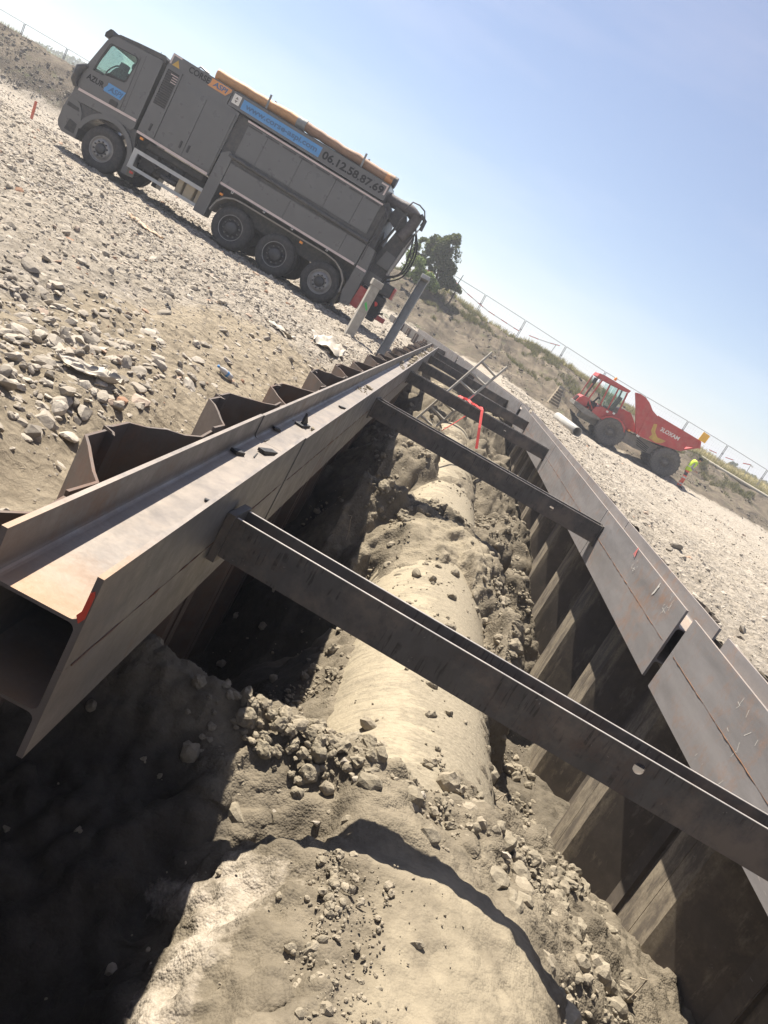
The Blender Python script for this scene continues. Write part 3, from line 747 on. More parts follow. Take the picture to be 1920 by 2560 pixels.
W0 = waler((XL, 1.85), (XL, 4.545), 1, WALER, 'nearest double steel waler on the left side with a red painted cut end')
W1 = waler((XL + 0.006, 4.548), (-0.40, 29.2), 1, WALER, 'long double steel waler on the left side carrying scraps and soil on its web')
W2 = waler((-0.42, 29.3), (-2.9, 37.3), 1, WALER, 'far steel waler turning left behind the galvanised post')
R0 = waler((XR, 0.9), (XR, 5.47), -1, WALER_R, 'nearest double steel waler on the right side, up to the wide gap')
R1 = waler((XR, 5.66), (XR + 0.02, 8.98), -1, WALER_R, 'double steel waler on the right side marked with red paint and chalk')
R2 = waler((XR + 0.02, 9.0), (XR + 0.04, 14.2), -1, WALER_R, 'double steel waler on the right side between the second and third struts')
R3 = waler((XR + 0.04, 14.22), (XR, 21.4), -1, WALER_R, 'double steel waler on the right side beside the ladder')
R4 = waler((XR - 0.02, 21.9), (0.45, 31.2), -1, WALER_R, 'double steel waler on the right side beyond the dark gap where the trench bends')
R5 = waler((0.40, 31.3), (-1.8, 38.9), -1, WALER_R, 'farthest double steel waler on the right side below the berm')

# red paint on the near cut end and its chamfered flange tip
mb = MB(); mb.plate([(XL - 0.003, 0.335), (XL - 0.003, 0.405), (XL - 0.008, 0.42), (XL - 0.017, 0.41), (XL - 0.018, 0.352), (XL - 0.027, 0.335), (XL - 0.014, 0.315)], [], 1.845, 1.8485)
o = mb.build('paint_mark', REDPAINT, None); o.parent = W0; o.location = -W0.location
# chalk and marker marks on the right waler (thin paint, a part of it)
def stroke(mb, pts, w, x):
    for a, b in zip(pts[:-1], pts[1:]):
        dy, dz = b[0] - a[0], b[1] - a[1]; ln = math.hypot(dy, dz) or 1; ny, nz = -dz / ln * w / 2, dy / ln * w / 2
        mb.add([(x, a[0] + ny, a[1] + nz), (x, a[0] - ny, a[1] - nz), (x, b[0] - ny, b[1] - nz), (x, b[0] + ny, b[1] + nz)], [(0, 1, 2, 3)])
def mark(root, strokes, w, mat, x):
    for s in strokes:
        mb = MB(); stroke(mb, s, w, x)
        o = mb.build('paint_mark', mat, None); o.parent = root; o.location = -root.location
xm = XR - 0.0015
def px2wall(px, py, x=XR): p = atx(px, py, x); return (p.y, p.z)
k_ = 720 / 1659
def cR(a, b): return px2wall(1200 + a * k_, 1100 + b * k_)
mark(R1, [[cR(915, 622), cR(885, 660)], [cR(905, 640), cR(890, 672)]], 0.02, PINKPAINT, xm)
rw = random.Random(3)
def scribble(c, n, sy, sz, rng):
    out = []
    for k in range(n):
        a = (c[0] + rng.uniform(-sy, sy), c[1] + rng.uniform(-sz, sz)); out.append([a, (a[0] + rng.uniform(-.05, .05), a[1] + rng.uniform(-.05, .05))])
    return out
mark(R1, [[cR(990, 890), cR(1015, 860), cR(1040, 825)], [cR(1000, 885), cR(1035, 840)]], 0.016, CHALKM, xm)
mark(R1, [[cR(1040, 1000), cR(1080, 955)], [cR(1050, 965), cR(1068, 1000)], [cR(1085, 985), cR(1100, 950)], [cR(1095, 965), cR(1108, 945)]] + scribble(cR(895, 725), 7, 0.10, 0.05, rw) + scribble(cR(1085, 960), 5, 0.08, 0.05, rw), 0.004, CHALKM, xm)
mark(R0, scribble(px2wall(1850, 1830), 10, 0.22, 0.1, rw) + scribble(px2wall(1760, 1930), 5, 0.2, 0.05, rw), 0.004, CHALKM, xm)

# ------------------------------------------------------------------ struts
def circle(cx, cz, r_, n=20): return [(cx + r_ * math.cos(2 * math.pi * k / n), cz + r_ * math.sin(2 * math.pi * k / n)) for k in range(n)]
def strut(xa, ya, xb, yb, zt, label, h=0.22, dep=0.20, holes0=(), holes1=()):
    pa = Vector((xa, ya, 0)); pb = Vector((xb, yb, 0)); d = (pb - pa); ln = d.length; ang = math.atan2(d.y, d.x)
    root = empty('strut', (xa, ya, zt)); root.rotation_euler = (0, 0, ang)
    f = 0.015
    def flange(t, holes, name='flange'):
        mb = MB(); mb.plate([(0, -h), (ln, -h), (ln, 0), (0, 0)], [circle(a_, b_, 0.026) for a_, b_ in holes], t, t + f)
        o = mb.build(name, STRUT, root)
        e = MB(); e.box((0.004, t + 0.0015, 0.0), (ln - 0.004, t + f - 0.0015, 0.0025)); e.build('worn_edge', EDGE, o)
        return o
    flange(0, holes0); flange(dep - f, holes1)
    mb = MB(); mb.box((0, f, -h / 2 - 0.006), (ln, dep - f, -h / 2 + 0.006)); mb.build('web', STRUT, root)
    mb = MB(); mb.box((-0.038 if xa > XL + 0.03 and ya < 4 else -0.016, -0.02, -h - 0.03), (-0.001, dep + 0.02, 0.012)); mb.build('end_plate', STRUT, root)
    mb = MB(); mb.box((ln + 0.001, -0.02, -h - 0.03), (ln + 0.016, dep + 0.02, 0.012)); mb.build('end_plate', STRUT, root)
    tag(root, label, 'steel strut', 'struts across the trench')
    return root
def xin(y):  # inner face of left waler
    return XL if y < 4.55 else XL + 0.006 + (y - 4.56) * (0.094 / 24.6)
strut(XL + 0.042, 3.188, XR - 0.018, 2.905, 0.30, 'nearest dark steel strut crossing right in front, with two round holes', h=0.195, dep=0.165, holes0=((1.99, -0.055),), holes1=((0.70, -0.10),))
strut(xin(9) + 0.018, 9.05, XR, 8.72, 0.295, 'second dark steel strut from the camera, crossing above the soil mound', holes0=((2.35, -0.1),))
strut(xin(15) + 0.018, 15.1, XR + 0.02, 14.6, 0.295, 'third dark steel strut with the red sling tied round it', holes0=((2.1, -0.1),))
strut(xin(19) + 0.018, 19.6, XR, 18.8, 0.295, 'fourth dark steel strut, just behind the ladder')
strut(xin(23) + 0.018, 24.4, 2.12, 22.9, 0.295, 'fifth dark steel strut, beside the dark gap in the right waler')
strut(xin(28) + 0.02, 28.6, 1.25, 27.6, 0.30, 'sixth dark steel strut near the corner of the trench')
strut(-1.15, 33.2, -0.15, 33.0, 0.30, 'farthest short dark strut beyond the corner of the left waler')

# ------------------------------------------------------------------ sheet piles
ORD = ['nearest', 'second', 'third', 'fourth', 'fifth', 'sixth', 'seventh', 'eighth', 'ninth', 'tenth', 'eleventh', 'twelfth', 'thirteenth', 'fourteenth', 'fifteenth', 'sixteenth', 'seventeenth', 'eighteenth', 'nineteenth', 'twentieth', 'twenty first', 'twenty second', 'twenty third', 'twenty fourth']
def pile_mesh(per, dep, sgn, ztop, zbot, mat, name, seed):
    """one Z pair, outer pan centred at local y=0, inner at x=0, outer at x=sgn*dep"""
    half = per / 2; a = 0.19
    path = [(0, -half + 0.003), (0, -half + a), (dep, -a), (dep, -0.02), (dep - 0.03, -0.014), (dep - 0.012, 0.014), (dep + 0.022, 0.022), (dep, 0.035), (dep, a), (0, half - a), (0, half - 0.003)]
    fine = []
    for p_, q_ in zip(path[:-1], path[1:]):
        m_ = 4 if math.hypot(q_[0] - p_[0], q_[1] - p_[1]) > 0.2 else 1
        fine += [(p_[0] + (q_[0] - p_[0]) * i_ / m_, p_[1] + (q_[1] - p_[1]) * i_ / m_) for i_ in range(m_)]
    path = fine + [path[-1]]
    th = 0.012; P = [Vector((p[0], p[1])) for p in path]; n = len(P); off = []
    for i in range(n):
        t = (P[min(i + 1, n - 1)] - P[max(i - 1, 0)]).normalized(); off.append(P[i] + Vector((t.y, -t.x)) * th)
    rng = random.Random(seed)
    zs = [zbot, -1.2, -0.3, ztop - 0.12, ztop]; V = []; F = []
    bk = [rng.gauss(0, 0.011) for _ in range(n)]; bk = [0.5 * bk[i] + 0.25 * (bk[i - 1] + bk[(i + 1) % n]) for i in range(n)]; bz = [rng.uniform(-.007, .007) for _ in range(n)]
    for z in zs:
        w_ = 1.0 if z == ztop else (0.25 if z == ztop - 0.12 else 0.0)
        for i_, q in enumerate(P): V.append((sgn * (q.x + w_ * bk[i_]), q.y + w_ * bk[i_] * 0.6, z + w_ * bz[i_]))
        for i_, q in enumerate(off): V.append((sgn * (q.x + w_ * bk[i_]), q.y + w_ * bk[i_] * 0.6, z + w_ * bz[i_]))
    m = 2 * n
    for k in range(len(zs) - 1):
        for i in range(n - 1):
            F.append((k * m + i, k * m + i + 1, (k + 1) * m + i + 1, (k + 1) * m + i)); F.append((k * m + n + i, (k + 1) * m + n + i, (k + 1) * m + n + i + 1, k * m + n + i + 1))
        F.append((k * m, (k + 1) * m, (k + 1) * m + n, k * m + n)); F.append((k * m + n - 1, k * m + 2 * n - 1, (k + 1) * m + 2 * n - 1, (k + 1) * m + n - 1))
    k = len(zs) - 1
    for i in range(n - 1): F.append((k * m + i, k * m + i + 1, k * m + n + i + 1, k * m + n + i))
    # a clutch ridge down the inner pan
    o = mesh_obj(name, V, F, mat)
    bm = bmesh.new(); bm.from_mesh(o.data); bmesh.ops.recalc_face_normals(bm, faces=bm.faces); bm.to_mesh(o.data); bm.free()
    return o
pl = [pile_mesh(LP, 0.225, -1, 0.44, -3.2, PILE, 'sheet_pile', s) for s in range(3)]
cnt = 0
for k in range(-3, 14):
    y = LC + k * LP
    if k < 0: o = pl[k + 3]
    else: o = pl[k % 3].copy(); COL.objects.link(o)
    o.location = (XL - 0.32 + (0.006 + (y - 4.6) * 0.0038 if y > 4.6 else 0), y, 0.02 * math.sin(k * 2.3) + (0.45 if k < -1 else 0))  # first two piles are unseen, added and raised to keep sun off the pit
    tag(o, 'rusty brown sheet pile of the left row, %s from the camera' % ORD[cnt], 'sheet pile', 'left row of sheet piles'); cnt += 1
for k in range(0, 3):
    o = pl[k % 3].copy(); COL.objects.link(o); o.location = (XL - 0.26, LC + (14 + k) * LP, 0.02)
    tag(o, 'rusty brown sheet pile of the left row, %s from the camera' % ORD[cnt], 'sheet pile', 'left row of sheet piles'); cnt += 1
for k in range(5):
    o = pl[k % 3].copy(); COL.objects.link(o); q = Vector((-0.80, 30.1, 0)) + Vector((-0.297, 0.955, 0)) * (k * LP); o.location = (q.x, q.y, 0.0); o.rotation_euler = (0, 0, R(17.3))
    tag(o, 'rusty brown sheet pile beyond the corner of the left row, %s from the corner' % ORD[k].replace('nearest', 'first'), 'sheet pile', 'left row of sheet piles')
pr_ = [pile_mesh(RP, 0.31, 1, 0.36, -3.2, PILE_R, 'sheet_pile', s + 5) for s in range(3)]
cnt = 0
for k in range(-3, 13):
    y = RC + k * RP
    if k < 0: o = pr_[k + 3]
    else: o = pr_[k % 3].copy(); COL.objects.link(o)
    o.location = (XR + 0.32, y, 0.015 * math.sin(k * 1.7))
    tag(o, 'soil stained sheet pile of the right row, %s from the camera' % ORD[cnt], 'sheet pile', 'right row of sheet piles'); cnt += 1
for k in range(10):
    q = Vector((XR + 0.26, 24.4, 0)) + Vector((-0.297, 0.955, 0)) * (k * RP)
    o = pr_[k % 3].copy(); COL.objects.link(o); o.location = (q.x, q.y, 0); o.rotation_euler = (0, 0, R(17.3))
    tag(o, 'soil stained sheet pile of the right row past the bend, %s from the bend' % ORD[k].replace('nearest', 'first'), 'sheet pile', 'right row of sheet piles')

# ------------------------------------------------------------------ vacuum truck
def frame_at(O, e1, up, d):
    m = Matrix((e1, d, up)).transposed().to_4x4(); m.translation = Vector(O); return m
TR = empty('vacuum_truck', mat=frame_at((-9.97, 20.071, 0.482), Vector((0.9988, 0.030, -0.038)).normalized(), Vector((0.038, 0.001, 0.9993)).normalized(), Vector((-0.030, 0.9995, 0.0))))
tag(TR, 'olive grey vacuum excavator truck with orange hose on its roof, parked on the gravel', 'truck')
TW_ = 2.48
def arc(cx, cz, r_, a0, a1, n): return [(cx + r_ * math.cos(R(a0 + (a1 - a0) * k / n)), cz + r_ * math.sin(R(a0 + (a1 - a0) * k / n))) for k in range(n + 1)]
def P(parent, name, mat, *plates):
    mb = MB()
    for q in plates: mb.plate(q[0], q[3] if len(q) > 3 else [], q[1], q[2])
    return mb.build(name, mat, parent)
def rect(a0, b0, a1, b1): return [(a0, b0), (a1, b0), (a1, b1), (a0, b1)]

# cab: shell with window openings
cab_out = [(-1.17, 1.22), (-1.165, 1.50), (-1.12, 2.02), (-0.885, 2.80), (-0.80, 2.93), (-0.70, 2.98), (0.46, 3.06), (0.52, 3.02), (0.52, 1.36), (0.44, 1.28), (0.30, 1.30)]
win = [(-0.90, 2.06), (-0.865, 2.30), (-0.76, 2.72), (-0.73, 2.755), (-0.12, 2.80), (-0.06, 2.77), (-0.045, 2.70), (-0.11, 2.24), (-0.16, 2.19), (-0.55, 2.17), (-0.62, 2.08)]
mb = MB(); mb.plate(cab_out, [win], 0.0, 0.05); mb.plate(cab_out, [win], TW_ - 0.05, TW_)
def strip(mb, pts, t0, t1, th=0.035):
    for a, b in zip(pts[:-1], pts[1:]):
        d = Vector((b[0] - a[0], b[1] - a[1])); n = Vector((d.y, -d.x)).normalized() * th
        mb.plate([a, b, (b[0] + n.x, b[1] + n.y), (a[0] + n.x, a[1] + n.y)], [], t0, t1)
strip(mb, [(-0.885, 2.80), (-0.80, 2.93), (-0.70, 2.98), (0.46, 3.06), (0.52, 3.02), (0.52, 1.36)], 0.051, TW_ - 0.051)
mb.plate([(-1.165, 1.50), (-1.12, 2.02), (-1.08, 2.02), (-1.12, 1.25), (-1.17, 1.22)], [], 0.051, TW_ - 0.051)
cab = mb.build('cab', BODY, TR)
P(TR, 'windscreen', GLASS, ([(-1.115, 2.03), (-0.89, 2.79), (-0.875, 2.785), (-1.10, 2.025)], 0.06, TW_ - 0.06))
# door seam, window rubber, handle
dr = P(TR, 'door', BODY, ([(-1.03, 1.56), (-1.00, 2.03), (-0.84, 2.72), (-0.76, 2.83), (-0.04, 2.88), (-0.01, 2.80), (0.02, 2.2), (0.03, 1.62), (0.0, 1.57)], -0.012, -0.001, [win]))
P(dr, 'window_rubber', BLACK, ([(x * 1.0 - (0.03 if x < -0.5 else -0.03), z + (0.03 if z > 2.4 else -0.03)) for x, z in win], -0.016, -0.011, [win]))
P(dr, 'window_glass', GLASS, (win, 0.02, 0.026)); P(cab, 'window_glass', GLASS, (win, TW_ - 0.03, TW_ - 0.024))
P(dr, 'handle', BLACK, ([(-0.26, 1.555), (-0.06, 1.55), (-0.05, 1.65), (-0.08, 1.685), (-0.22, 1.69), (-0.26, 1.66)], -0.03, -0.0165))
P(cab, 'panel_seam', BODYD, ([(-0.005, 2.86), (0.004, 2.86), (0.043, 1.57), (0.034, 1.57)], -0.004, -0.0005), ([(0.10, 2.95), (0.107, 2.95), (0.14, 1.57), (0.133, 1.57)], -0.004, -0.0005))
P(TR, 'roof_fairing', BODYD, ([(-0.84, 2.90), (-0.78, 2.985), (-0.66, 3.06), (-0.2, 3.12), (0.5, 3.19), (0.57, 3.13), (0.55, 3.02), (0.46, 3.07), (-0.70, 2.985)], 0.02, TW_ - 0.02))
P(TR, 'sun_visor', BLACK, ([(-0.97, 2.84), (-0.98, 2.93), (-0.90, 3.05), (-0.84, 3.06), (-0.80, 2.95), (-0.88, 2.86)], -0.03, TW_ + 0.03))
st = P(TR, 'reflective_stripe', STRIPE, ([(-1.06, 1.455), (0.50, 1.515), (0.50, 1.575), (-1.06, 1.515)], -0.016, -0.013), ([(0.64, 1.315), (2.60, 1.305), (2.60, 1.365), (0.64, 1.375)], -0.062, -0.059), ([(2.70, 1.305), (6.80, 1.29), (6.80, 1.345), (2.70, 1.36)], -0.044, -0.041), ([(6.87, 1.285), (7.14, 1.28), (7.14, 1.335), (6.87, 1.34)], -0.016, -0.013))
mb = MB(); mb.tube([(-1.15, -0.02, 1.5), (-1.22, -0.04, 1.62), (-1.21, -0.04, 1.92), (-1.08, -0.01, 2.06)], 0.085, 10, rs=[0.05, 0.09, 0.10, 0.05]); mb.build('mirror', BODYD, TR)
# bumper, step well, wheel arch
bp = P(TR, 'bumper', BODY, ([(-1.19, 0.50), (-1.24, 0.62), (-1.245, 0.95), (-1.20, 1.22), (-1.0, 1.24), (-0.90, 1.20), (-0.76, 1.02), (-0.70, 0.80), (-0.68, 0.42), (-1.05, 0.41)], 0.0, TW_))
P(bp, 'step_recess', BLACK, ([(-1.02, 0.50), (-0.76, 0.50), (-0.76, 0.74), (-0.98, 0.78)], -0.004, -0.001)); P(bp, 'step_recess', BLACK, ([(-1.17, 1.02), (-0.83, 1.02), (-0.87, 1.10), (-1.17, 1.12)], -0.004, -0.001))
mb = MB()
for z in (0.60, 0.70, 0.80, 0.90): mb.box((-1.262, 0.2, z), (-1.235, 0.62, z + 0.05)); mb.box((-1.262, TW_ - 0.62, z), (-1.235, TW_ - 0.2, z + 0.05))
mb.build('headlight', CHROME, TR)
a0 = arc(0, 0.55, 0.66, 168, 8, 14); a1 = arc(0, 0.55, 0.78, 8, 168, 14)
P(TR, 'wheel_arch', BODY, (a0 + [(0.66, 0.30), (0.80, 0.30)] + a1, -0.02, 0.45)); P(TR, 'wheel_arch', BODY, (a0 + [(0.66, 0.30), (0.80, 0.30)] + a1, TW_ - 0.4, TW_))
P(TR, 'lower_cab_panel', BODYD, ([(-0.86, 1.205)] + arc(0, 0.55, 0.79, 155, 15, 12) + [(0.60, 1.37), (0.30, 1.29), (-1.17, 1.215)], 0.02, 0.06))
mb = MB(); mb.box((-1.05, 0.10, 1.10), (0.45, TW_ - 0.1, 1.22)); mb.box((-1.10, 0.06, 1.95), (-0.78, TW_ - 0.06, 2.12), 0.03)
mb.build('dashboard', BLACK, TR)
for t in (0.42, 1.45):
    mb = MB(); mb.box((-1.0, t, 1.45), (-0.50, t + 0.5, 2.10), 0.05); mb.plate([(-0.86, 2.0), (-0.52, 2.0), (-0.44, 2.36), (-0.52, 2.44), (-0.66, 2.38)], [], t + 0.02, t + 0.48); mb.plate([(-0.66, 2.38), (-0.51, 2.40), (-0.50, 2.58), (-0.64, 2.57)], [], t + 0.12, t + 0.38)
    mb.build('cab_seat', BLACK, TR)
mb = MB(); ring = [(-0.80 + 0.20 * math.cos(a) * 0.5, 0.68 + 0.22 * math.sin(a), 2.26 + 0.2 * math.cos(a)) for a in np.linspace(0, 2 * math.pi, 20)]
mb.tube(ring, 0.018, 6, cap=False); mb.tube([(-0.80, 0.68, 2.26), (-0.95, 0.68, 1.95)], 0.03, 6); mb.build('steering_wheel', BLACK, TR)
mb = MB(); mb.lathe([(0.0, 0), (0.11, 0), (0.12, 0.03), (0.05, 0.06), (0, 0.06)], (-0.24, 0.5, 2.62), 14, 1); mb.tube([(-0.24, 0.5, 2.62), (-0.2, 0.5, 3.0)], 0.015, 5); mb.build('cab_fan', BLACK, TR)
mb = MB(); mb.lathe([(0.055, 0), (0.06, 0.06), (0.0, 0.06)], (0.49, 0.75, 3.17), 12, 2); mb.build('beacon_base', BLACK, TR)
mb = MB(); mb.lathe([(0.055, 0), (0.058, 0.10), (0.045, 0.17), (0, 0.185)], (0.49, 0.75, 3.23), 12, 2); mb.build('beacon', REDL, TR)
mb = MB(); mb.tube([(-0.05, 1.0, 3.12), (-0.05, 1.0, 3.3)], 0.006, 4); mb.build('aerial', BLACK, TR)
# vinyl lettering on the cab
text_obj('AZUR', -0.99, 1.79, 0.455, 0.135, -0.0165, INK, cab)
P(cab, 'blue_label', BLUE, ([(-0.455, 1.975), (0.02, 1.975), (-0.045, 1.755), (-0.50, 1.755), (-0.51, 1.82), (-0.455, 1.90)], -0.0175, -0.0165))
text_obj('ASPI', -0.40, 1.80, 0.34, 0.13, -0.0185, INKB, cab, slant=0.25)

# chassis and underframe
P(TR, 'chassis', BODYD, (rect(0.45, 0.80, 7.0, 1.28), 0.45, TW_ - 0.45))
mb = MB()
for a, b, z0, z1, t in ((0.85, 1.25, 0.62, 1.10, 0.30), (1.30, 1.62, 0.70, 1.05, 0.35), (1.70, 1.95, 0.75, 1.2, 0.3), (0.9, 2.5, 1.1, 1.28, 0.15)):
    mb.box((a, t, z0), (b, t + 0.5, z1), 0.03)
mb.build('underframe_boxes', BLACK, TR)
mb = MB(); mb.tube([(1.0, 0.28, 0.95), (1.3, 0.26, 0.8), (1.6, 0.28, 1.05)], 0.03, 6); mb.tube([(1.5, 0.26, 0.72), (1.9, 0.26, 0.72)], 0.07, 8); mb.build('air_line', RIMD, TR)
for a, b in ((1.98, 2.14), (2.20, 2.46), (2.52, 2.66)):
    mb = MB(); mb.box((a, 0.10, 0.55), (b, 0.6, 0.98), 0.03); mb.build('beige_tank', TANK, TR)
mb = MB(); mb.box((0.60, TW_ - 0.55, 0.6), (2.6, TW_ - 0.05, 1.2)); mb.build('far_side_tank', BODYD, TR)
P(TR, 'side_guard', GREYW, (rect(0.74, 0.50, 2.66, 0.985), -0.03, 0.02, [rect(0.86, 0.58, 2.655, 0.895)]))
# front cabinet with louvres and doors
P(TR, 'machine_cabinet', BODY, ([(0.62, 1.31), (2.62, 1.30), (2.66, 2.95), (2.29, 2.985), (2.29, 3.34), (0.66, 3.345), (0.64, 2.9)], 0.0, TW_))
P(TR, 'louvre_panel', BODY, ([(0.625, 1.40), (1.06, 1.39), (1.06, 3.04), (0.645, 3.04)], -0.03, -0.001, [rect(0.70, 2.12, 1.01, 2.97)]))
mb = MB(); mb.plate(rect(0.701, 2.121, 1.009, 2.969), [], -0.004, -0.0015)
lv_back = mb.build('louvre_recess', BLACK, TR)
mb = MB()
for k in range(15):
    z = 2.15 + k * 0.055
    mb.plate([(0.70, z), (1.01, z), (1.01, z + 0.022), (0.70, z + 0.022)], [], -0.028, -0.012)
mb.build('louvre_slats', BODYD, TR)
mb = MB()
for k in (10, 11, 12, 13): mb.plate(rect(0.86 if k < 13 else 0.8, 2.175 + k * 0.055, 1.0, 2.195 + k * 0.055), [], -0.011, -0.005)
mb.build('bright_gap', STRIPE, lv_back)
for a, b, z1 in ((1.09, 1.825, 2.83), (1.84, 2.60, 2.88)):
    d_ = P(TR, 'cabinet_door', BODY, ([(a, 1.40), (b, 1.39), (b, z1), (a, z1 + 0.05 if a < 1.5 else z1)], -0.025, -0.001))
    hx = b - 0.14 if a < 1.5 else a + 0.06
    P(d_, 'handle', BLACK, (rect(hx, 1.52, hx + 0.05, 1.70), -0.04, -0.0255))
P(TR, 'handle', BLACK, (rect(0.86, 1.50, 0.91, 1.68), -0.045, -0.031))
P(TR, 'warning_sign', YEL, ([(0.73, 3.09), (0.93, 3.09), (0.83, 3.25)], -0.005, -0.001))
P(TR, 'corner_marking', STRIPE, ([(0.662, 3.10), (0.70, 3.10), (0.70, 3.30), (0.90, 3.30), (0.90, 3.338), (0.662, 3.338)], -0.005, -0.001)); P(TR, 'corner_marking', STRIPE, ([(6.60, 3.08), (6.64, 3.08), (6.64, 3.33), (6.45, 3.33), (6.45, 3.29), (6.60, 3.29)], -0.005, -0.001))
text_obj('CORSE', 1.14, 3.145, 0.56, 0.145, -0.003, INK, TR)
P(TR, 'orange_label', ORANGE, ([(1.73, 3.315), (2.27, 3.315), (2.27, 3.25), (2.17, 3.12), (1.68, 3.12), (1.73, 3.20)], -0.004, -0.001))
text_obj('ASPI', 1.80, 3.165, 0.36, 0.12, -0.006, INKB, TR, slant=0.2)
mb = MB(); mb.tube([(1.2, 0.3, 3.33), (1.25, 0.3, 3.42), (1.5, 0.32, 3.38)], 0.025, 6); mb.tube([(1.35, 0.5, 3.33), (1.35, 0.5, 3.40)], 0.05, 8); mb.build('roof_pipework', RIM, TR)
# tank body
P(TR, 'body_frame', BODYD, ([(2.64, 1.28), (6.84, 1.27), (6.84, 2.94), (2.64, 2.94)], 0.06, TW_ - 0.06))
P(TR, 'top_band', BODY, ([(2.31, 2.985), (6.68, 2.955), (6.68, 3.35), (2.31, 3.335)], 0.0, TW_))
P(TR, 'white_notice', WHITE, (rect(2.36, 3.07, 2.56, 3.29), -0.004, -0.001))
mb = MB(); mb.plate([(2.42, 3.19), (2.46, 3.25), (2.50, 3.19)], [], -0.007, -0.0045); mb.plate([(2.42, 3.16), (2.50, 3.16), (2.46, 3.10)], [], -0.007, -0.0045); mb.build('notice_symbol', DGREY, TR)
P(TR, 'blue_banner', BLUE, ([(2.62, 3.045), (4.80, 3.03), (4.80, 3.275), (2.62, 3.275)], -0.004, -0.001))
text_obj('www.corse-aspi.com', 2.72, 3.065, 1.98, 0.165, -0.006, INKB, TR)
text_obj('06.12.58.87.69', 4.87, 3.055, 1.70, 0.20, -0.003, INK, TR)
P(TR, 'lower_ledge', STRIPE, ([(2.92, 2.885), (6.72, 2.865), (6.72, 2.905), (2.92, 2.925)], 0.0, 0.06))
ups = [2.97, 3.52, 4.48, 5.44, 6.20, 6.70]
for a, b in zip(ups[:-1], ups[1:]): P(TR, 'upper_panel', BODY, (rect(a + 0.004, 2.09, b - 0.004, 2.865), 0.02, 0.0595))
mb = MB()
x = 2.98
while x < 6.5: mb.plate(rect(x, 2.805, x + 0.38, 2.84), [], 0.012, 0.0195); x += 0.47
mb.build('vent_slots', BLACK, TR)
mb = MB(); mb.tube([(2.88, -0.02, 2.0), (6.84, -0.02, 1.94)], 0.055, 10); mb.box((2.85, 0.0, 1.86), (6.84, 0.055, 2.085)); mb.build('side_rail', BODYD, TR)
los = [2.99, 4.70, 6.30, 6.84]
for a, b in zip(los[:-1], los[1:]): P(TR, 'lower_panel', BODY, (rect(a + 0.004, 1.285, b - 0.004, 1.855), -0.04, 0.0595))
mb = MB()
for x in (3.35, 4.25, 5.05, 6.05): mb.tube([(x - .02, -0.06, 1.29), (x - .02, -0.07, 1.245), (x + .02, -0.07, 1.245), (x + .02, -0.06, 1.29)], 0.011, 5)
mb.build('lashing_ring', CHROME, TR)
P(TR, 'stabiliser_leg', BODY, ([(2.66, 0.42), (2.96, 0.42), (2.985, 1.86), (2.97, 2.02), (2.86, 2.08), (2.69, 1.95)], -0.06, 0.4))
for x, z in ((3.11, 1.10), (5.39, 1.10), (0.80, 1.25), (0.90, 0.42)):
    mb = MB(); mb.box((x - 0.045, -0.03, z - 0.03), (x + 0.045, 0.03, z + 0.03), 0.012); mb.build('side_lamp', AMBER if z > 0.5 else REDL, TR)
# mudguard over the three rear axles
mp = [(2.99, 0.66), (3.06, 0.92), (3.20, 1.08), (3.42, 1.175), (3.62, 1.195), (6.05, 1.20), (6.36, 1.16), (6.60, 1.04), (6.76, 0.86), (6.82, 0.56)]
mb = MB()
mi = [(x + (0.03 if x < 3.3 else (-0.03 if x > 6.4 else 0)), z - 0.035) for x, z in mp]
mb.plate(mp + mi[::-1], [], -0.03, 0.55); mb.plate(mp + mi[::-1], [], TW_ - 0.55, TW_)
mb.build('mudguard', RUBBERT, TR)
P(TR, 'mud_flap', BLACK, (rect(6.74, 0.12, 6.78, 0.62), 0.02, 0.5))
P(TR, 'rear_corner_panel', BODY, ([(6.84, 0.62), (6.93, 0.33), (7.17, 0.36), (7.16, 1.30), (7.10, 1.86), (6.86, 1.88), (6.86, 0.95)], -0.012, 0.5))
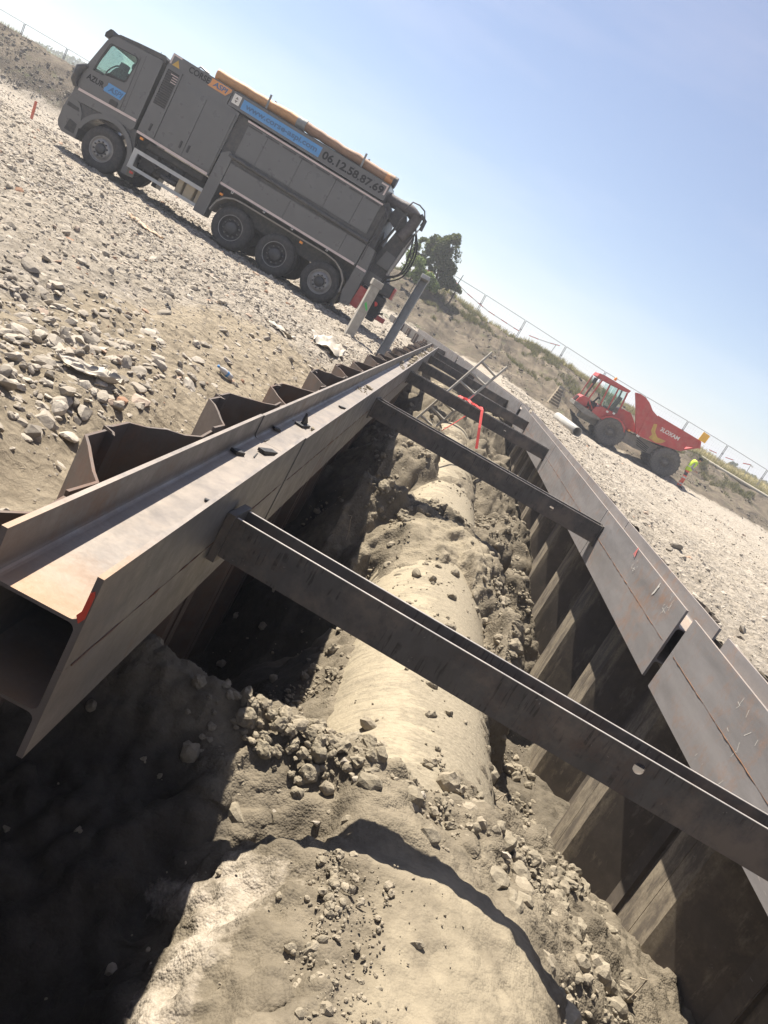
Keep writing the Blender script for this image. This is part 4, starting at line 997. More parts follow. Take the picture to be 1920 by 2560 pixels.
# wheels
def wheel(parent, s, t0, kind, r_=0.52, w=0.33, name='wheel'):
    """axis along t; outer face at t0 going inwards (+t)"""
    root = empty(name); root.parent = parent; root.location = (s, t0, r_)
    mb = MB()
    prof = [(0.30, 0.03), (0.33, 0.0), (0.44, 0.0), (r_ - 0.035, 0.025), (r_ - 0.008, 0.055), (r_, 0.09)]
    for k in range(5):
        t = 0.09 + (w - 0.18) * k / 4
        prof += [(r_, t + 0.004), (r_ - (0.012 if k < 4 else 0), t + 0.012), (r_ - (0.012 if k < 4 else 0), t + 0.02)]
    prof += [(r_, w - 0.09), (r_ - 0.035, w - 0.025), (0.44, w), (0.30, w - 0.03)]
    mb.lathe(prof, (0, 0, 0), 48, 1); 
    for k in range(44):
        an = 2 * math.pi * k / 44; ca, sa = math.cos(an), math.sin(an)
        q = lambda rr, t, da: (rr * math.cos(an + da), t, rr * math.sin(an + da))
        mb.add([q(r_ - 0.04, 0.018, -.03), q(r_ - 0.04, 0.018, .03), q(r_ + 0.004, 0.075, .03), q(r_ + 0.004, 0.075, -.03), q(r_ - 0.06, 0.03, 0), q(r_ - 0.01, 0.09, 0)], [(0, 1, 2, 3), (0, 3, 5, 4), (1, 4, 5, 2)])
    mb.build('tyre', TYRE, root)
    rm = RIM if kind == 'front' else RIMD
    mb = MB()
    if kind == 'front':
        mb.lathe([(0.30, 0.10), (0.315, 0.02), (0.295, 0.01), (0.285, 0.05), (0.25, 0.075), (0.235, 0.02), (0.20, -0.015), (0.13, -0.02), (0.125, 0.02)], (0, 0, 0), 40, 1)
        rim = mb.build('rim', rm, root)
        mb = MB(); mb.lathe([(0.125, 0.02), (0.122, -0.05), (0.10, -0.065), (0.0, -0.068)], (0, 0, 0), 24, 1)
        for k in range(10):
            an = 2 * math.pi * (k + .5) / 10; mb.lathe([(0.022, -0.005), (0.021, -0.045), (0.012, -0.055), (0, -0.056)], (0.168 * math.cos(an), -0.01, 0.168 * math.sin(an)), 8, 1)
        mb.build('hub', RIMD, root)
    else:
        mb.lathe([(0.30, 0.10), (0.32, 0.02), (0.297, 0.012), (0.285, 0.06), (0.27, 0.12), (0.24, 0.15), (0.17, 0.15), (0.168, 0.05), (0.15, 0.02), (0.13, 0.0), (0.0, -0.005)], (0, 0, 0), 40, 1)
        rim = mb.build('rim', rm, root)
        mb = MB()
        mb.lathe([(0.318, 0.016), (0.306, 0.002), (0.297, 0.010)], (0, 0, 0), 40, 1)
        for k in range(10):
            an = 2 * math.pi * (k + .5) / 10; mb.lathe([(0.022, 0.15), (0.021, 0.09), (0.012, 0.08), (0, 0.078)], (0.205 * math.cos(an), 0, 0.205 * math.sin(an)), 8, 1)
        mb.build('rim_edge', RIM, root)
    return root
for s_, kd in ((0.0, 'front'), (3.67, 'dual'), (4.93, 'dual'), (6.24, 'front')):
    wheel(TR, s_, -0.01, kd, 0.53 if s_ == 0 else 0.51, 0.36 if kd == 'front' else 0.30)
    w2 = wheel(TR, s_, TW_ + 0.01, kd, 0.53 if s_ == 0 else 0.51, 0.36); w2.rotation_euler = (0, 0, math.pi)
    if kd == 'dual':
        mb = MB(); mb.lathe([(0.3, 0.34), (0.47, 0.34), (0.51, 0.40), (0.51, 0.58), (0.47, 0.64), (0.3, 0.64)], (s_, 0, 0.51), 40, 1); mb.build('inner_tyre', TYRE, TR)
mb = MB()
for s_ in (0, 3.67, 4.93, 6.24): mb.tube([(s_, 0.3, 0.52), (s_, TW_ - 0.3, 0.52)], 0.10, 10)
mb.build('axle', BLACK, TR)
# roof suction hose with straps
def wob(a, b, n, amp, seed):
    g = random.Random(seed); return [tuple(a[i] + (b[i] - a[i]) * k / n + (g.uniform(-amp, amp) if i else 0) for i in range(3)) for k in range(n + 1)]
ho = MB().tube(wob((1.62, 0.55, 3.50), (3.86, 0.55, 3.545), 9, 0.012, 1), 0.135, 16).build('roof_hose', HOSEO, TR)
MB().tube(wob((4.06, 0.55, 3.55), (6.62, 0.55, 3.52), 12, 0.014, 2), 0.13, 16, rs=[.12, .125, .12, .115, .12, .11, .12, .13, .12, .13, .13, .135, .135]).build('roof_hose', HOSEB, TR)
MB().tube([(3.84, .55, 3.545), (3.88, .55, 3.545), (3.95, .55, 3.548), (4.02, .55, 3.55), (4.08, .55, 3.55)], 0.14, 16, rs=[.142, .145, .13, .145, .14]).build('hose_coupling', GALV, TR)
MB().tube([(6.60, .55, 3.52), (6.70, .55, 3.52)], 0.142, 16).build('hose_end_cap', BODYD, TR)
MB().tube([(6.40, .55, 3.52), (6.60, .55, 3.52)], 0.138, 16).build('orange_sleeve', ORANGE, TR)
MB().tube([(1.60, .55, 3.50), (1.69, .55, 3.50)], 0.138, 16).build('orange_sleeve', ORANGE, TR)
for x in (3.05, 5.75):
    mb = MB(); mb.bar((x, 0.40, 3.33), (x - 0.02, 0.40, 3.74), 0.05, 0.02); mb.bar((x + 0.05, 0.72, 3.33), (x + 0.05, 0.72, 3.70), 0.05, 0.02); mb.bar((x - .1, 0.4, 3.36), (x + .15, 0.4, 3.36), 0.05, 0.04); mb.bar((x + .05, 0.38, 3.36), (x + .05, 0.74, 3.36), 0.05, 0.04); mb.build('hose_bracket', GALV, TR)
P(TR, 'roof_walkway', BODYD, (rect(2.3, 3.345, 6.66, 3.39), 0.25, 1.2))
# rear door, boom and hoses
P(TR, 'rear_door', BODYD, ([(6.72, 1.95), (6.72, 2.90), (6.80, 3.02), (6.92, 2.9), (7.02, 2.2), (7.05, 1.5), (6.9, 1.3)], 0.10, TW_ - 0.1))
mb = MB(); mb.tube([(6.76, 0.02, 2.88), (6.86, 0.0, 2.80), (6.92, 0.0, 2.3), (6.88, 0.0, 1.95), (6.90, 0.0, 1.5)], 0.02, 6); mb.tube([(6.82, 0.02, 2.86), (6.97, 0.02, 2.7), (7.02, 0.02, 2.0)], 0.016, 6); mb.build('door_pipework', RIMD, TR)
P(TR, 'boom_mast', BODYD, ([(7.02, 0.95), (7.52, 0.95), (7.66, 1.9), (7.74, 2.62), (7.50, 2.86), (7.30, 2.70), (7.14, 1.9)], 0.55, 1.0), ([(6.9, 2.72), (7.25, 2.55), (7.45, 2.75), (7.30, 3.0), (7.0, 3.05)], 0.5, 1.1))
P(TR, 'mast_panel', BODY, ([(7.22, 1.62), (7.58, 1.60), (7.63, 1.98), (7.30, 2.02)], 0.50, 0.549), ([(7.10, 1.05), (7.50, 1.05), (7.54, 1.36), (7.14, 1.38)], 0.50, 0.549))
P(TR, 'rear_machinery', BLACK, ([(6.95, 0.95), (7.15, 0.62), (7.62, 0.60), (7.78, 0.98), (7.62, 1.5), (7.2, 1.9), (7.0, 2.4), (6.93, 1.9)], 0.62, 1.9))
def corr(path, r0, r1, per=2, n=60):
    pts = []
    P_ = [Vector(p) for p in path]
    for k in range(n + 1):
        u = k / n * (len(P_) - 1); i = min(int(u), len(P_) - 2); f = u - i
        p0 = P_[max(i - 1, 0)]; p1 = P_[i]; p2 = P_[i + 1]; p3 = P_[min(i + 2, len(P_) - 1)]
        pts.append(0.5 * ((2 * p1) + (p2 - p0) * f + (2 * p0 - 5 * p1 + 4 * p2 - p3) * f * f + (3 * p1 - p0 - 3 * p2 + p3) * f ** 3))
    return pts, [r0 if k % per else r1 for k in range(n + 1)]
pts, rs = corr([(6.66, 0.75, 3.14), (6.95, 0.75, 3.14), (7.30, 0.72, 3.16), (7.55, 0.70, 3.06)], 0.145, 0.16); MB().tube(pts, 0.15, 14, rs=rs).build('corrugated_hose', HOSEG, TR)
pts, rs = corr([(7.52, 0.62, 3.14), (7.55, 0.6, 3.02), (7.52, 0.58, 2.75), (7.42, 0.56, 2.45)], 0.135, 0.155); MB().tube(pts, 0.15, 14, rs=rs).build('corrugated_hose', HOSEG, TR)
mb = MB(); mb.tube([(7.22, 0.4, 3.10), (7.30, 0.4, 3.34), (7.48, 0.4, 3.36), (7.66, 0.4, 3.30), (7.76, 0.4, 3.14), (7.74, 0.4, 2.95)], 0.02, 6); mb.tube([(7.12, 0.4, 2.05), (7.30, 0.4, 3.05)], 0.035, 6)
mb.tube([(7.62, 0.42, 3.18), (7.79, 0.42, 3.10), (7.80, 0.42, 2.85)], 0.05, 8); mb.build('boom_guard', BODYD, TR)
mb = MB(); mb.tube([(7.60, 0.45, 1.50), (7.67, 0.45, 2.30)], 0.035, 8); mb.tube([(7.67, 0.45, 2.30), (7.75, 0.45, 2.85)], 0.018, 8); mb.build('hydraulic_ram', RIM, TR)
mb = MB()
for a in ((7.70, 0.5, 2.8, 7.93, 2.3, 7.93, 1.75, 7.62, 1.42), (7.70, 0.42, 2.72, 7.86, 2.2, 7.88, 1.7, 7.60, 1.45), (7.66, 0.55, 2.85, 7.98, 2.35, 7.98, 1.70, 7.66, 1.35)):
    pts, rs = corr([(a[0], a[1], a[2]), (a[3], a[1], a[4]), (a[5], a[1], a[6]), (a[7], a[1], a[8])], 0.02, 0.02, n=16); mb.tube(pts, 0.022, 6)
mb.build('hydraulic_hose', BLACK, TR)
mb = MB(); mb.tube([(6.93, 0.05, 1.86), (6.98, 0.05, 1.5), (6.92, 0.05, 1.35)], 0.03, 6); mb.build('control_cable', BLACK, TR)
rb = P(TR, 'red_storage_box', REDBOX, ([(7.16, 0.42), (7.36, 0.40), (7.44, 0.94), (7.20, 0.96)], 0.02, 0.45)); P(rb, 'box_side', BLACK, ([(7.10, 0.44), (7.155, 0.42), (7.195, 0.96), (7.15, 0.97)], 0.02, 0.45))
MB().tube([(7.24, 0.2, 0.97), (7.26, 0.2, 1.03), (7.38, 0.2, 1.02), (7.40, 0.2, 0.96)], 0.012, 6).build('handle', GALV, rb)
mb = MB(); mb.box((7.62, 0.3, 1.02), (7.95, 0.9, 1.34), 0.03); mb.build('rear_lamp_box', BODYD, TR)
P(TR, 'rear_lamp', REDBOX, ([(7.955, 1.02), (8.0, 1.02), (8.0, 1.30), (7.955, 1.33)], 0.3, 0.9))
mb = MB(); mb.box((7.55, 0.35, 0.42), (7.90, 0.8, 0.98), 0.04); mb.tube([(7.6, 0.3, 0.9), (7.75, 0.28, 0.6), (7.9, 0.3, 0.8)], 0.03, 6); mb.tube([(7.55, 0.5, 0.5), (7.7, 0.4, 0.45), (8.0, 0.5, 0.62)], 0.025, 6); mb.build('pump_unit', BLACK, TR)
MB().lathe([(0.0, 0), (0.06, 0), (0.06, 0.08), (0, 0.09)], (7.72, 0.28, 0.74), 14, 1).build('red_valve', REDL, TR)
mb = MB(); mb.box((7.85, 0.4, 0.40), (8.12, 0.75, 0.52), 0.01); mb.build('rear_bumper_end', REDBOX, TR)
mb = MB(); mb.box((7.65, 0.3, 0.30), (7.86, 0.8, 0.45), 0.02); mb.build('tow_bar', BLACK, TR)

# ------------------------------------------------------------------ articulated dumper
DU = empty('dump_truck', mat=frame_at((8.873, 39.276, -0.196), Vector((0.9996, -0.028, -0.005)).normalized(), Vector((0.005, 0, 1)), Vector((0.028, 0.9996, 0))))
tag(DU, 'red articulated dumper with big dusty wheels and a yellow plate on its skip', 'dumper')
def dwheel(s, t0, flip=False):
    root = empty('wheel'); root.parent = DU; root.location = (s, t0, 0.76)
    if flip: root.rotation_euler = (0, 0, math.pi)
    mb = MB(); r_ = 0.76; w = 0.58
    mb.lathe([(0.36, 0.05), (0.40, 0.0), (0.58, -0.01), (0.69, 0.03), (0.725, 0.08), (0.725, w - 0.08), (0.69, w - 0.03), (0.40, w), (0.36, w - 0.05)], (0, 0, 0), 40, 1)
    for k in range(24):
        for sd in (0, 1):
            an = 2 * math.pi * (k + 0.5 * sd) / 24
            def q(rr, t, da): return (rr * math.cos(an + da), t, rr * math.sin(an + da))
            ta, tb = (0.03, w / 2) if sd == 0 else (w - 0.03, w / 2)
            mb.add([q(.70, ta, -.04), q(.70, ta, .04), q(.725, tb, .14), q(.725, tb, .08), q(.765, ta + (.04 if sd == 0 else -.04), -.035), q(.765, ta + (.04 if sd == 0 else -.04), .035), q(.765, tb, .135), q(.765, tb, .085)],
                   [(0, 1, 5, 4), (4, 5, 6, 7), (1, 2, 6, 5), (0, 4, 7, 3), (2, 3, 7, 6)])
    mb.build('tyre', TYRE2, root)
    mb = MB(); mb.lathe([(0.36, 0.05), (0.37, 0.02), (0.34, 0.02), (0.31, 0.12), (0.17, 0.14), (0.15, 0.0), (0.12, -0.03), (0, -0.03)], (0, 0, 0), 32, 1); mb.build('rim', TYRE2, root)
for s_ in (0, 3.11): dwheel(s_, -0.05); dwheel(s_, 2.35, True)
# bonnet, cab
hd = P(DU, 'bonnet', DRED, ([(-2.18, 1.26), (-2.12, 1.50), (-2.0, 1.63), (-1.70, 1.66), (-1.62, 1.30), (-1.72, 1.17)], 0.30, 1.9))
mb = MB()
for k in range(5): mb.box((-2.215 + k * .012, 0.5, 1.28 + k * 0.055), (-2.185 + k * 0.012, 1.7, 1.31 + k * 0.055))
mb.build('grille', BLACK, DU)
P(DU, 'front_bumper', DGREY, ([(-2.22, 1.05), (-2.24, 1.22), (-2.10, 1.24), (-1.66, 1.18), (-0.74, 1.12), (-0.68, 0.98), (-1.3, 0.90), (-1.6, 0.88)], 0.12, 2.1))
P(DU, 'front_chassis', DGREY, ([(-1.6, 0.6), (0.8, 0.6), (1.2, 0.85), (1.3, 1.2), (-1.6, 1.1)], 0.7, 1.7))
P(DU, 'front_fender', DRED, ([(-0.74, 1.10), (-0.60, 1.30), (-0.36, 1.46), (0, 1.52), (0.26, 1.46), (0.52, 1.28), (0.62, 1.05), (0.56, 1.05), (0.46, 1.20), (0.22, 1.38), (0, 1.43), (-0.32, 1.38), (-0.54, 1.24), (-0.66, 1.06)], -0.08, 0.6), ([(-1.25, 1.16), (-0.66, 1.06), (-0.36, 1.44), (0.25, 1.46), (0.30, 1.62), (-0.95, 1.62), (-1.25, 1.42)], 0.10, 2.1))
roof = [(-1.92, 2.76), (-1.88, 2.94), (-1.60, 2.97), (-0.13, 2.93), (-0.17, 2.80), (-0.33, 2.76), (-1.54, 2.73)]
P(DU, 'cab_roof', DRED, (roof, 0.25, 1.95))
for t in (0.28, 1.84):
    mb = MB()
    for a, b, w in (((-1.60, 2.75), (-1.70, 1.62), 0.09), ((-1.16, 2.73), (-1.02, 1.30), 0.06), ((-0.70, 2.75), (-0.62, 1.60), 0.04), ((-0.22, 2.78), (-0.08, 1.60), 0.10), ((-1.70, 1.62), (-1.20, 1.20), 0.08))[:: 1 if t < 1 else 3]:
        mb.bar((a[0], t + .04, a[1]), (b[0], t + .04, b[1]), 0.07, w)
    mb.build('cab_pillar', DRED if t < 1 else BODYD, DU)
    P(DU, 'cab_glass', GLASS2, ([(-1.15, 2.71), (-0.72, 2.73), (-0.64, 1.66), (-0.97, 1.62)], t + 0.03, t + 0.036), ([(-0.68, 2.73), (-0.26, 2.75), (-0.12, 1.66), (-0.60, 1.64)], t + 0.03, t + 0.036))
P(DU, 'cab_glass', GLASS2, ([(-1.90, 2.70), (-1.96, 1.68), (-1.945, 1.68), (-1.885, 2.70)], 0.32, 1.88))
P(DU, 'windscreen_frame', DRED, ([(-1.93, 2.74), (-1.99, 1.64), (-1.955, 1.64), (-1.89, 2.74)], 0.26, 0.32), ([(-1.93, 2.74), (-1.99, 1.64), (-1.955, 1.64), (-1.89, 2.74)], 1.88, 1.94))
P(DU, 'cab_lower_wall', DRED, ([(-1.02, 1.18), (-0.08, 1.25), (-0.06, 1.66), (-0.62, 1.62), (-0.98, 1.62)], 0.27, 0.34), ([(-1.7, 1.15), (-0.08, 1.25), (-0.06, 1.66), (-1.7, 1.62)], 1.86, 1.93))
mb = MB(); mb.box((-0.75, 0.75, 1.35), (-0.3, 1.35, 1.75), 0.06); mb.plate([(-0.42, 1.7), (-0.26, 1.7), (-0.18, 2.45), (-0.34, 2.45)], [], 0.8, 1.3); mb.tube([(-1.35, 1.05, 1.4), (-1.2, 1.05, 1.95)], 0.05, 6)
mb.tube([(-1.2 + 0.08 * math.cos(a), 1.05 + 0.22 * math.sin(a), 1.97 - 0.12 * math.cos(a)) for a in np.linspace(0, 6.283, 14)], 0.02, 5, cap=False); mb.box((-1.5, 0.5, 1.3), (-1.15, 1.6, 1.62), 0.05); mb.build('cab_interior', BLACK, DU)
mb = MB(); mb.box((-2.02, 0.1, 2.36), (-1.90, 0.26, 2.66), 0.03); mb.tube([(-1.96, 0.2, 2.66), (-1.85, 0.3, 2.8)], 0.015, 5); mb.build('mirror', BLACK, DU)
mb = MB(); mb.tube([(-1.45, 0.20, 1.55), (-1.45, 0.20, 1.2), (-1.25, 0.20, 1.2)], 0.02, 6); mb.build('grab_rail', BLACK, DU)
MB().lathe([(0.07, 0), (0.075, 0.08), (0.05, 0.17), (0, 0.18)], (-1.05, 0.45, 2.99), 12, 2).build('beacon', AMBER, DU)
P(DU, 'engine_cover', DRED, ([(-0.18, 1.30), (-0.16, 1.90), (0.06, 2.0), (0.45, 2.02), (0.80, 1.75), (1.22, 1.30), (0.70, 1.20)], 0.35, 1.85))
for x, z in ((0.78, 1.24), (-0.62, 1.52), (-0.30, 1.60)):
    mb = MB(); mb.box((x - .06, 0.05, z - .05), (x + .06, 0.2, z + .05), 0.02); mb.build('lamp', AMBER if x > 0 else WHITE, DU)
P(DU, 'articulation_frame', DGREY, ([(0.70, 0.62), (0.78, 1.12), (1.25, 1.18), (2.2, 1.25), (3.4, 1.35), (3.4, 1.0), (2.3, 0.72), (1.5, 0.60)], 0.45, 1.85))
mb = MB()
for k in range(4): mb.bar((1.35 + .05 * k, 0.3, 1.12 - .1 * k), (2.1, 0.3, 0.98 - .08 * k), 0.05, 0.035)
mb.build('hydraulic_lines', BLACK, DU)
bed = [(0.04, 2.96), (0.26, 3.02), (0.55, 3.0), (0.72, 2.93), (0.85, 2.88), (1.02, 2.76), (1.20, 2.62), (1.55, 2.50), (3.98, 2.44), (4.12, 2.13), (3.54, 1.90), (3.44, 1.58), (2.14, 1.32), (1.22, 1.24), (1.08, 1.30), (0.50, 2.30), (0.36, 2.42), (0.20, 2.70)]
bd = MB(); bd.plate(bed, [], -0.08, -0.02); bd.plate([(1.30, 2.30), (1.55, 2.50), (3.98, 2.44), (4.12, 2.13), (3.54, 1.90), (3.44, 1.58), (2.14, 1.32), (1.35, 1.30)], [], 2.32, 2.38)
bd.plate([(1.30, 2.28), (1.36, 2.28), (1.40, 1.33), (1.32, 1.30)], [], -0.019, 2.319); bd.plate([(0.05, 2.95), (0.15, 2.96), (0.62, 2.2), (1.30, 1.34), (1.10, 1.28), (0.50, 2.28)], [], -0.019, 0.16); bd.plate([(1.1, 1.30), (2.14, 1.33), (3.44, 1.6), (4.10, 2.13), (4.05, 2.16), (3.4, 1.68), (2.1, 1.42), (1.15, 1.4)], [], -0.019, 2.319)
for a, b in (((1.55, 2.50), (3.98, 2.44)), ((3.98, 2.44), (4.12, 2.13)), ((0.06, 2.95), (0.5, 2.3))): bd.bar((a[0], -0.10, a[1]), (b[0], -0.10, b[1]), 0.04, 0.07)
bd.plate([(1.22, 1.26), (1.36, 1.28), (1.22, 2.60), (1.06, 2.70)], [], -0.115, -0.081)
skip = bd.build('skip', DRED, DU)
text_obj('3LOXAM', 2.02, 1.955, 1.02, 0.20, -0.083, WHITE, skip)
P(skip, 'worn_yellow_patch', YEL, ([(1.60, 2.10), (1.75, 2.16), (1.86, 1.80), (2.1, 1.62), (2.55, 1.66), (2.4, 1.45), (2.14, 1.36), (1.75, 1.40), (1.80, 1.62), (1.66, 1.75)], -0.083, -0.081))
P(DU, 'yellow_plate', FLAG, ([(3.80, 2.48), (4.17, 2.46), (4.20, 2.89), (3.83, 2.92)], -0.2, -0.16))
mb = MB(); mb.box((1.18, -0.1, 1.18), (1.34, -0.02, 1.30), 0.02); mb.build('white_catch', WHITE, DU)

# ------------------------------------------------------------------ person
def skin_body():
    J = [('pelvis', (0, 0, 0.92), 0.135), ('waist', (0.03, 0, 1.06), 0.125), ('chest', (0.08, 0, 1.27), 0.15), ('neck', (0.17, 0, 1.44), 0.062), ('head', (0.235, 0, 1.54), 0.088), ('crown', (0.27, 0, 1.63), 0.072),
         ('hipl', (0, -0.10, 0.86), 0.10), ('kneel', (0.02, -0.11, 0.48), 0.066), ('ankl', (-0.03, -0.11, 0.10), 0.045), ('toel', (0.14, -0.12, 0.04), 0.038),
         ('hipr', (0, 0.10, 0.86), 0.10), ('kneer', (0.10, 0.11, 0.48), 0.066), ('ankr', (0.12, 0.11, 0.10), 0.045), ('toer', (0.28, 0.12, 0.04), 0.038),
         ('shl', (0.09, -0.17, 1.36), 0.062), ('ell', (0.07, -0.22, 1.08), 0.046), ('wrl', (0.28, -0.13, 1.00), 0.032), ('hal', (0.36, -0.10, 1.02), 0.03),
         ('shr', (0.09, 0.17, 1.36), 0.062), ('elr', (0.10, 0.22, 1.08), 0.046), ('wrr', (0.30, 0.11, 1.02), 0.032), ('har', (0.37, 0.08, 1.03), 0.03)]
    nm = {j[0]: i for i, j in enumerate(J)}
    E = [('pelvis', 'waist'), ('waist', 'chest'), ('chest', 'neck'), ('neck', 'head'), ('head', 'crown'), ('pelvis', 'hipl'), ('hipl', 'kneel'), ('kneel', 'ankl'), ('ankl', 'toel'), ('pelvis', 'hipr'), ('hipr', 'kneer'), ('kneer', 'ankr'), ('ankr', 'toer'),
         ('chest', 'shl'), ('shl', 'ell'), ('ell', 'wrl'), ('wrl', 'hal'), ('chest', 'shr'), ('shr', 'elr'), ('elr', 'wrr'), ('wrr', 'har')]
    V = [j[1] for j in J]; rad = [j[2] for j in J]; ed = [(nm[a], nm[b]) for a, b in E]
    for h, s in (('hal', -1), ('har', 1)):      # five fingers on each hand
        b = Vector(V[nm[h]])
        for k in range(5):
            off = Vector((0.03 if k else 0.0, s * -0.02 if k == 0 else 0.0, 0.022 - 0.015 * k if k else 0.03)); p1 = b + off; p2 = p1 + Vector((0.035, -s * 0.02, -0.004)); p3 = p2 + Vector((0.01, -s * 0.03, -0.004))
            i = len(V); V += [tuple(p1), tuple(p2), tuple(p3)]; rad += [0.010, 0.009, 0.008]; ed += [(nm[h], i), (i, i + 1), (i + 1, i + 2)]
    me = bpy.data.meshes.new('person_body'); me.from_pydata(V, ed, []); me.update()
    o = bpy.data.objects.new('person_body', me); COL.objects.link(o)
    md = o.modifiers.new('Skin', 'SKIN'); md.use_smooth_shade = True
    for i, r_ in enumerate(rad): me.skin_vertices[0].data[i].radius = (r_, r_); me.skin_vertices[0].data[i].use_root = (i == 0)
    o.modifiers.new('Sub', 'SUBSURF').levels = 2
    dg = bpy.context.evaluated_depsgraph_get(); m2 = bpy.data.meshes.new_from_object(o.evaluated_get(dg)); bpy.data.objects.remove(o)
    return m2
pm = skin_body()
for m_ in (SKIN, SHIRT, TROUS, TROUSD, REFL, BOOT, HAIR): pm.materials.append(m_)
for f in pm.polygons:
    c = f.center; i = 0
    if c.z < 0.12: i = 5
    elif c.z < 0.95:
        i = 2
        if 0.66 < c.z < 0.82: i = 3
        if 0.20 < c.z < 0.26 or 0.52 < c.z < 0.58: i = 4
    elif c.z < 1.42:
        i = 1
        if c.x > 0.24 and c.z < 1.1: i = 0
    elif c.z > 1.555 or c.x < 0.20: i = 6 if c.z > 1.50 else 0
    f.material_index = i; f.use_smooth = True
PS = bpy.data.objects.new('person', pm); COL.objects.link(PS)
pf = atd(1692, 1216, 38.2); PS.location = (pf.x, pf.y, gz(pf.x, pf.y) - 0.0); PS.rotation_euler = (0, 0, R(-12)); PS.scale = (1.06, 1.06, 1.06)
tag(PS, 'person in yellow green vest and orange trousers looking down at something held in both hands', 'person')
def shell(name, rings, mat, parent, n=20):
    V = []; F = []
    for (cx, cy, cz, rx, ry, tilt) in rings:
        for k in range(n):
            a = 2 * math.pi * k / n; V.append((cx + rx * math.cos(a), cy + ry * math.sin(a), cz + tilt * math.cos(a)))
    for i in range(len(rings) - 1):
        for k in range(n): F.append((i * n + k, i * n + (k + 1) % n, (i + 1) * n + (k + 1) % n, (i + 1) * n + k))
    return mesh_obj(name, V, F, mat, parent, True)
shell('hi_vis_vest', [(0.01, 0, 0.90, 0.155, 0.20, 0.02), (0.03, 0, 1.05, 0.155, 0.20, 0.01), (0.06, 0, 1.22, 0.17, 0.215, 0), (0.085, 0, 1.36, 0.165, 0.225, -.02), (0.11, 0, 1.43, 0.13, 0.19, -.03), (0.135, 0, 1.455, 0.085, 0.09, -.03)], VEST, PS)
shell('reflective_band', [(0.036, 0, 1.08, 0.160, 0.205, 0.01), (0.042, 0, 1.12, 0.163, 0.208, 0.01)], REFL, PS)
shell('cap', [(0.235, 0, 1.56, 0.105, 0.095, -.03), (0.25, 0, 1.62, 0.098, 0.09, -.03), (0.265, 0, 1.665, 0.065, 0.06, -.02), (0.27, 0, 1.68, 0.01, 0.01, 0)], HAIR, PS)
ph = MB(); ph.box((-0.05, -0.075, -0.02), (0.09, 0.075, 0.02), 0.008); pho = ph.build('remote_control', BLACK, None)
pho.matrix_world = Matrix.Translation(PS.location) @ Matrix.Rotation(R(-12), 4, 'Z') @ Matrix.Translation((0.46, -0.01, 1.085))
tag(pho, 'small dark device held in the hands of the person in the vest', 'device')

# ------------------------------------------------------------------ posts, tube, stepladder, stakes
cp = atd(882, 815, 17.0); g = gz(cp.x, cp.y)
e_ = empty('timber_post', (cp.x, cp.y, g - 0.25)); e_.rotation_euler = (R(0), R(2), R(20))
MB().box((-0.10, -0.09, 0), (0.10, 0.09, 1.42), 0.012).build('post', CONC, e_); MB().box((-0.125, -0.10, 1.421), (0.125, 0.10, 1.56), 0.012).build('cap_block', CONC, e_)
o = MB().add([(-0.05, -0.0925, 1.0), (0.06, -0.0925, 0.88), (0.07, -0.0925, 0.92), (-0.03, -0.0925, 1.06)], [(0, 1, 2, 3)]).build('green_mark', m_plain('green_spray_paint', (0.08, 0.55, 0.12), 0.6), e_)
tag(e_, 'square grey concrete post with a green mark, in front of the truck tail', 'post')
gp = atd(956, 878, 15.6); gt = atd(1066, 692, 15.9)
e_ = empty('galvanised_post', (gp.x, gp.y, gp.z)); dv = gt - gp; e_.rotation_euler = dv.to_track_quat('Z', 'Y').to_euler()
ln = dv.length
mb = MB(); pr = [(-0.085, -0.06), (0.085, -0.06), (0.085, 0.06), (0.075, 0.06), (0.075, -0.05), (-0.075, -0.05), (-0.075, 0.06), (-0.085, 0.06)]
mb.plate(pr, [], -0.15, ln - 0.10, ax=2); mb.build('channel', GALV, e_); MB().box((-0.095, -0.075, ln - 0.098), (0.095, 0.075, ln), 0.01).build('cap_block', GALV, e_)
tag(e_, 'leaning galvanised steel post standing beside the left row of sheet piles', 'post')
k6 = 400 / 1659
a = atz(1380 + 40 * k6, 900 + 615 * k6, 0.16); b = atz(1380 + 243 * k6, 900 + 780 * k6, 0.16)
b = Vector((a.x + (b.x - a.x) * 1.0, b.y, 0)); a = Vector((a.x, a.y, 0)); 
if (b - a).length > 4.2: a = b + (a - b).normalized() * 4.2
a.z = gz(a.x, a.y) + 0.17; b.z = gz(b.x, b.y) + 0.17
e_ = empty('drain_tube', (b.x, b.y, b.z - .17))
mb = MB(); n = 24; dv = (a - b); ax_ = dv.normalized(); s1 = ax_.cross(Vector((0, 0, 1))).normalized(); s2 = s1.cross(ax_)
def ringpts(c, r_): return [c + (s1 * math.cos(2 * math.pi * k / n) + s2 * math.sin(2 * math.pi * k / n)) * r_ for k in range(n)]
o0 = Vector((0, 0, .17)); V = ringpts(o0, .165) + ringpts(o0 + dv, .165) + ringpts(o0, .15) + ringpts(o0 + dv, .15); F = []
for k in range(n):
    j = (k + 1) % n; F += [(k, j, n + j, n + k), (2 * n + k, 3 * n + k, 3 * n + j, 2 * n + j), (k, 2 * n + k, 2 * n + j, j), (n + k, n + j, 3 * n + j, 3 * n + k)]
mesh_obj('tube_wall', V, F, m_plain('pale_grey_tube', (0.36, 0.355, 0.33), 0.55, 0.1, dust=0.35), e_, True)
tag(e_, 'pale grey tube lying on the gravel in front of the dumper', 'pipe')

def on_ground(px, py, z0=0.0):
    z = z0
    for _ in range(12):
        p = atz(px, py, z)
        if not (0 < p.y < 90): break
        z = 0.5 * z + 0.5 * float(ground_z(np.array([p.x]), np.array([p.y]))[0])
    return atz(px, py, z)
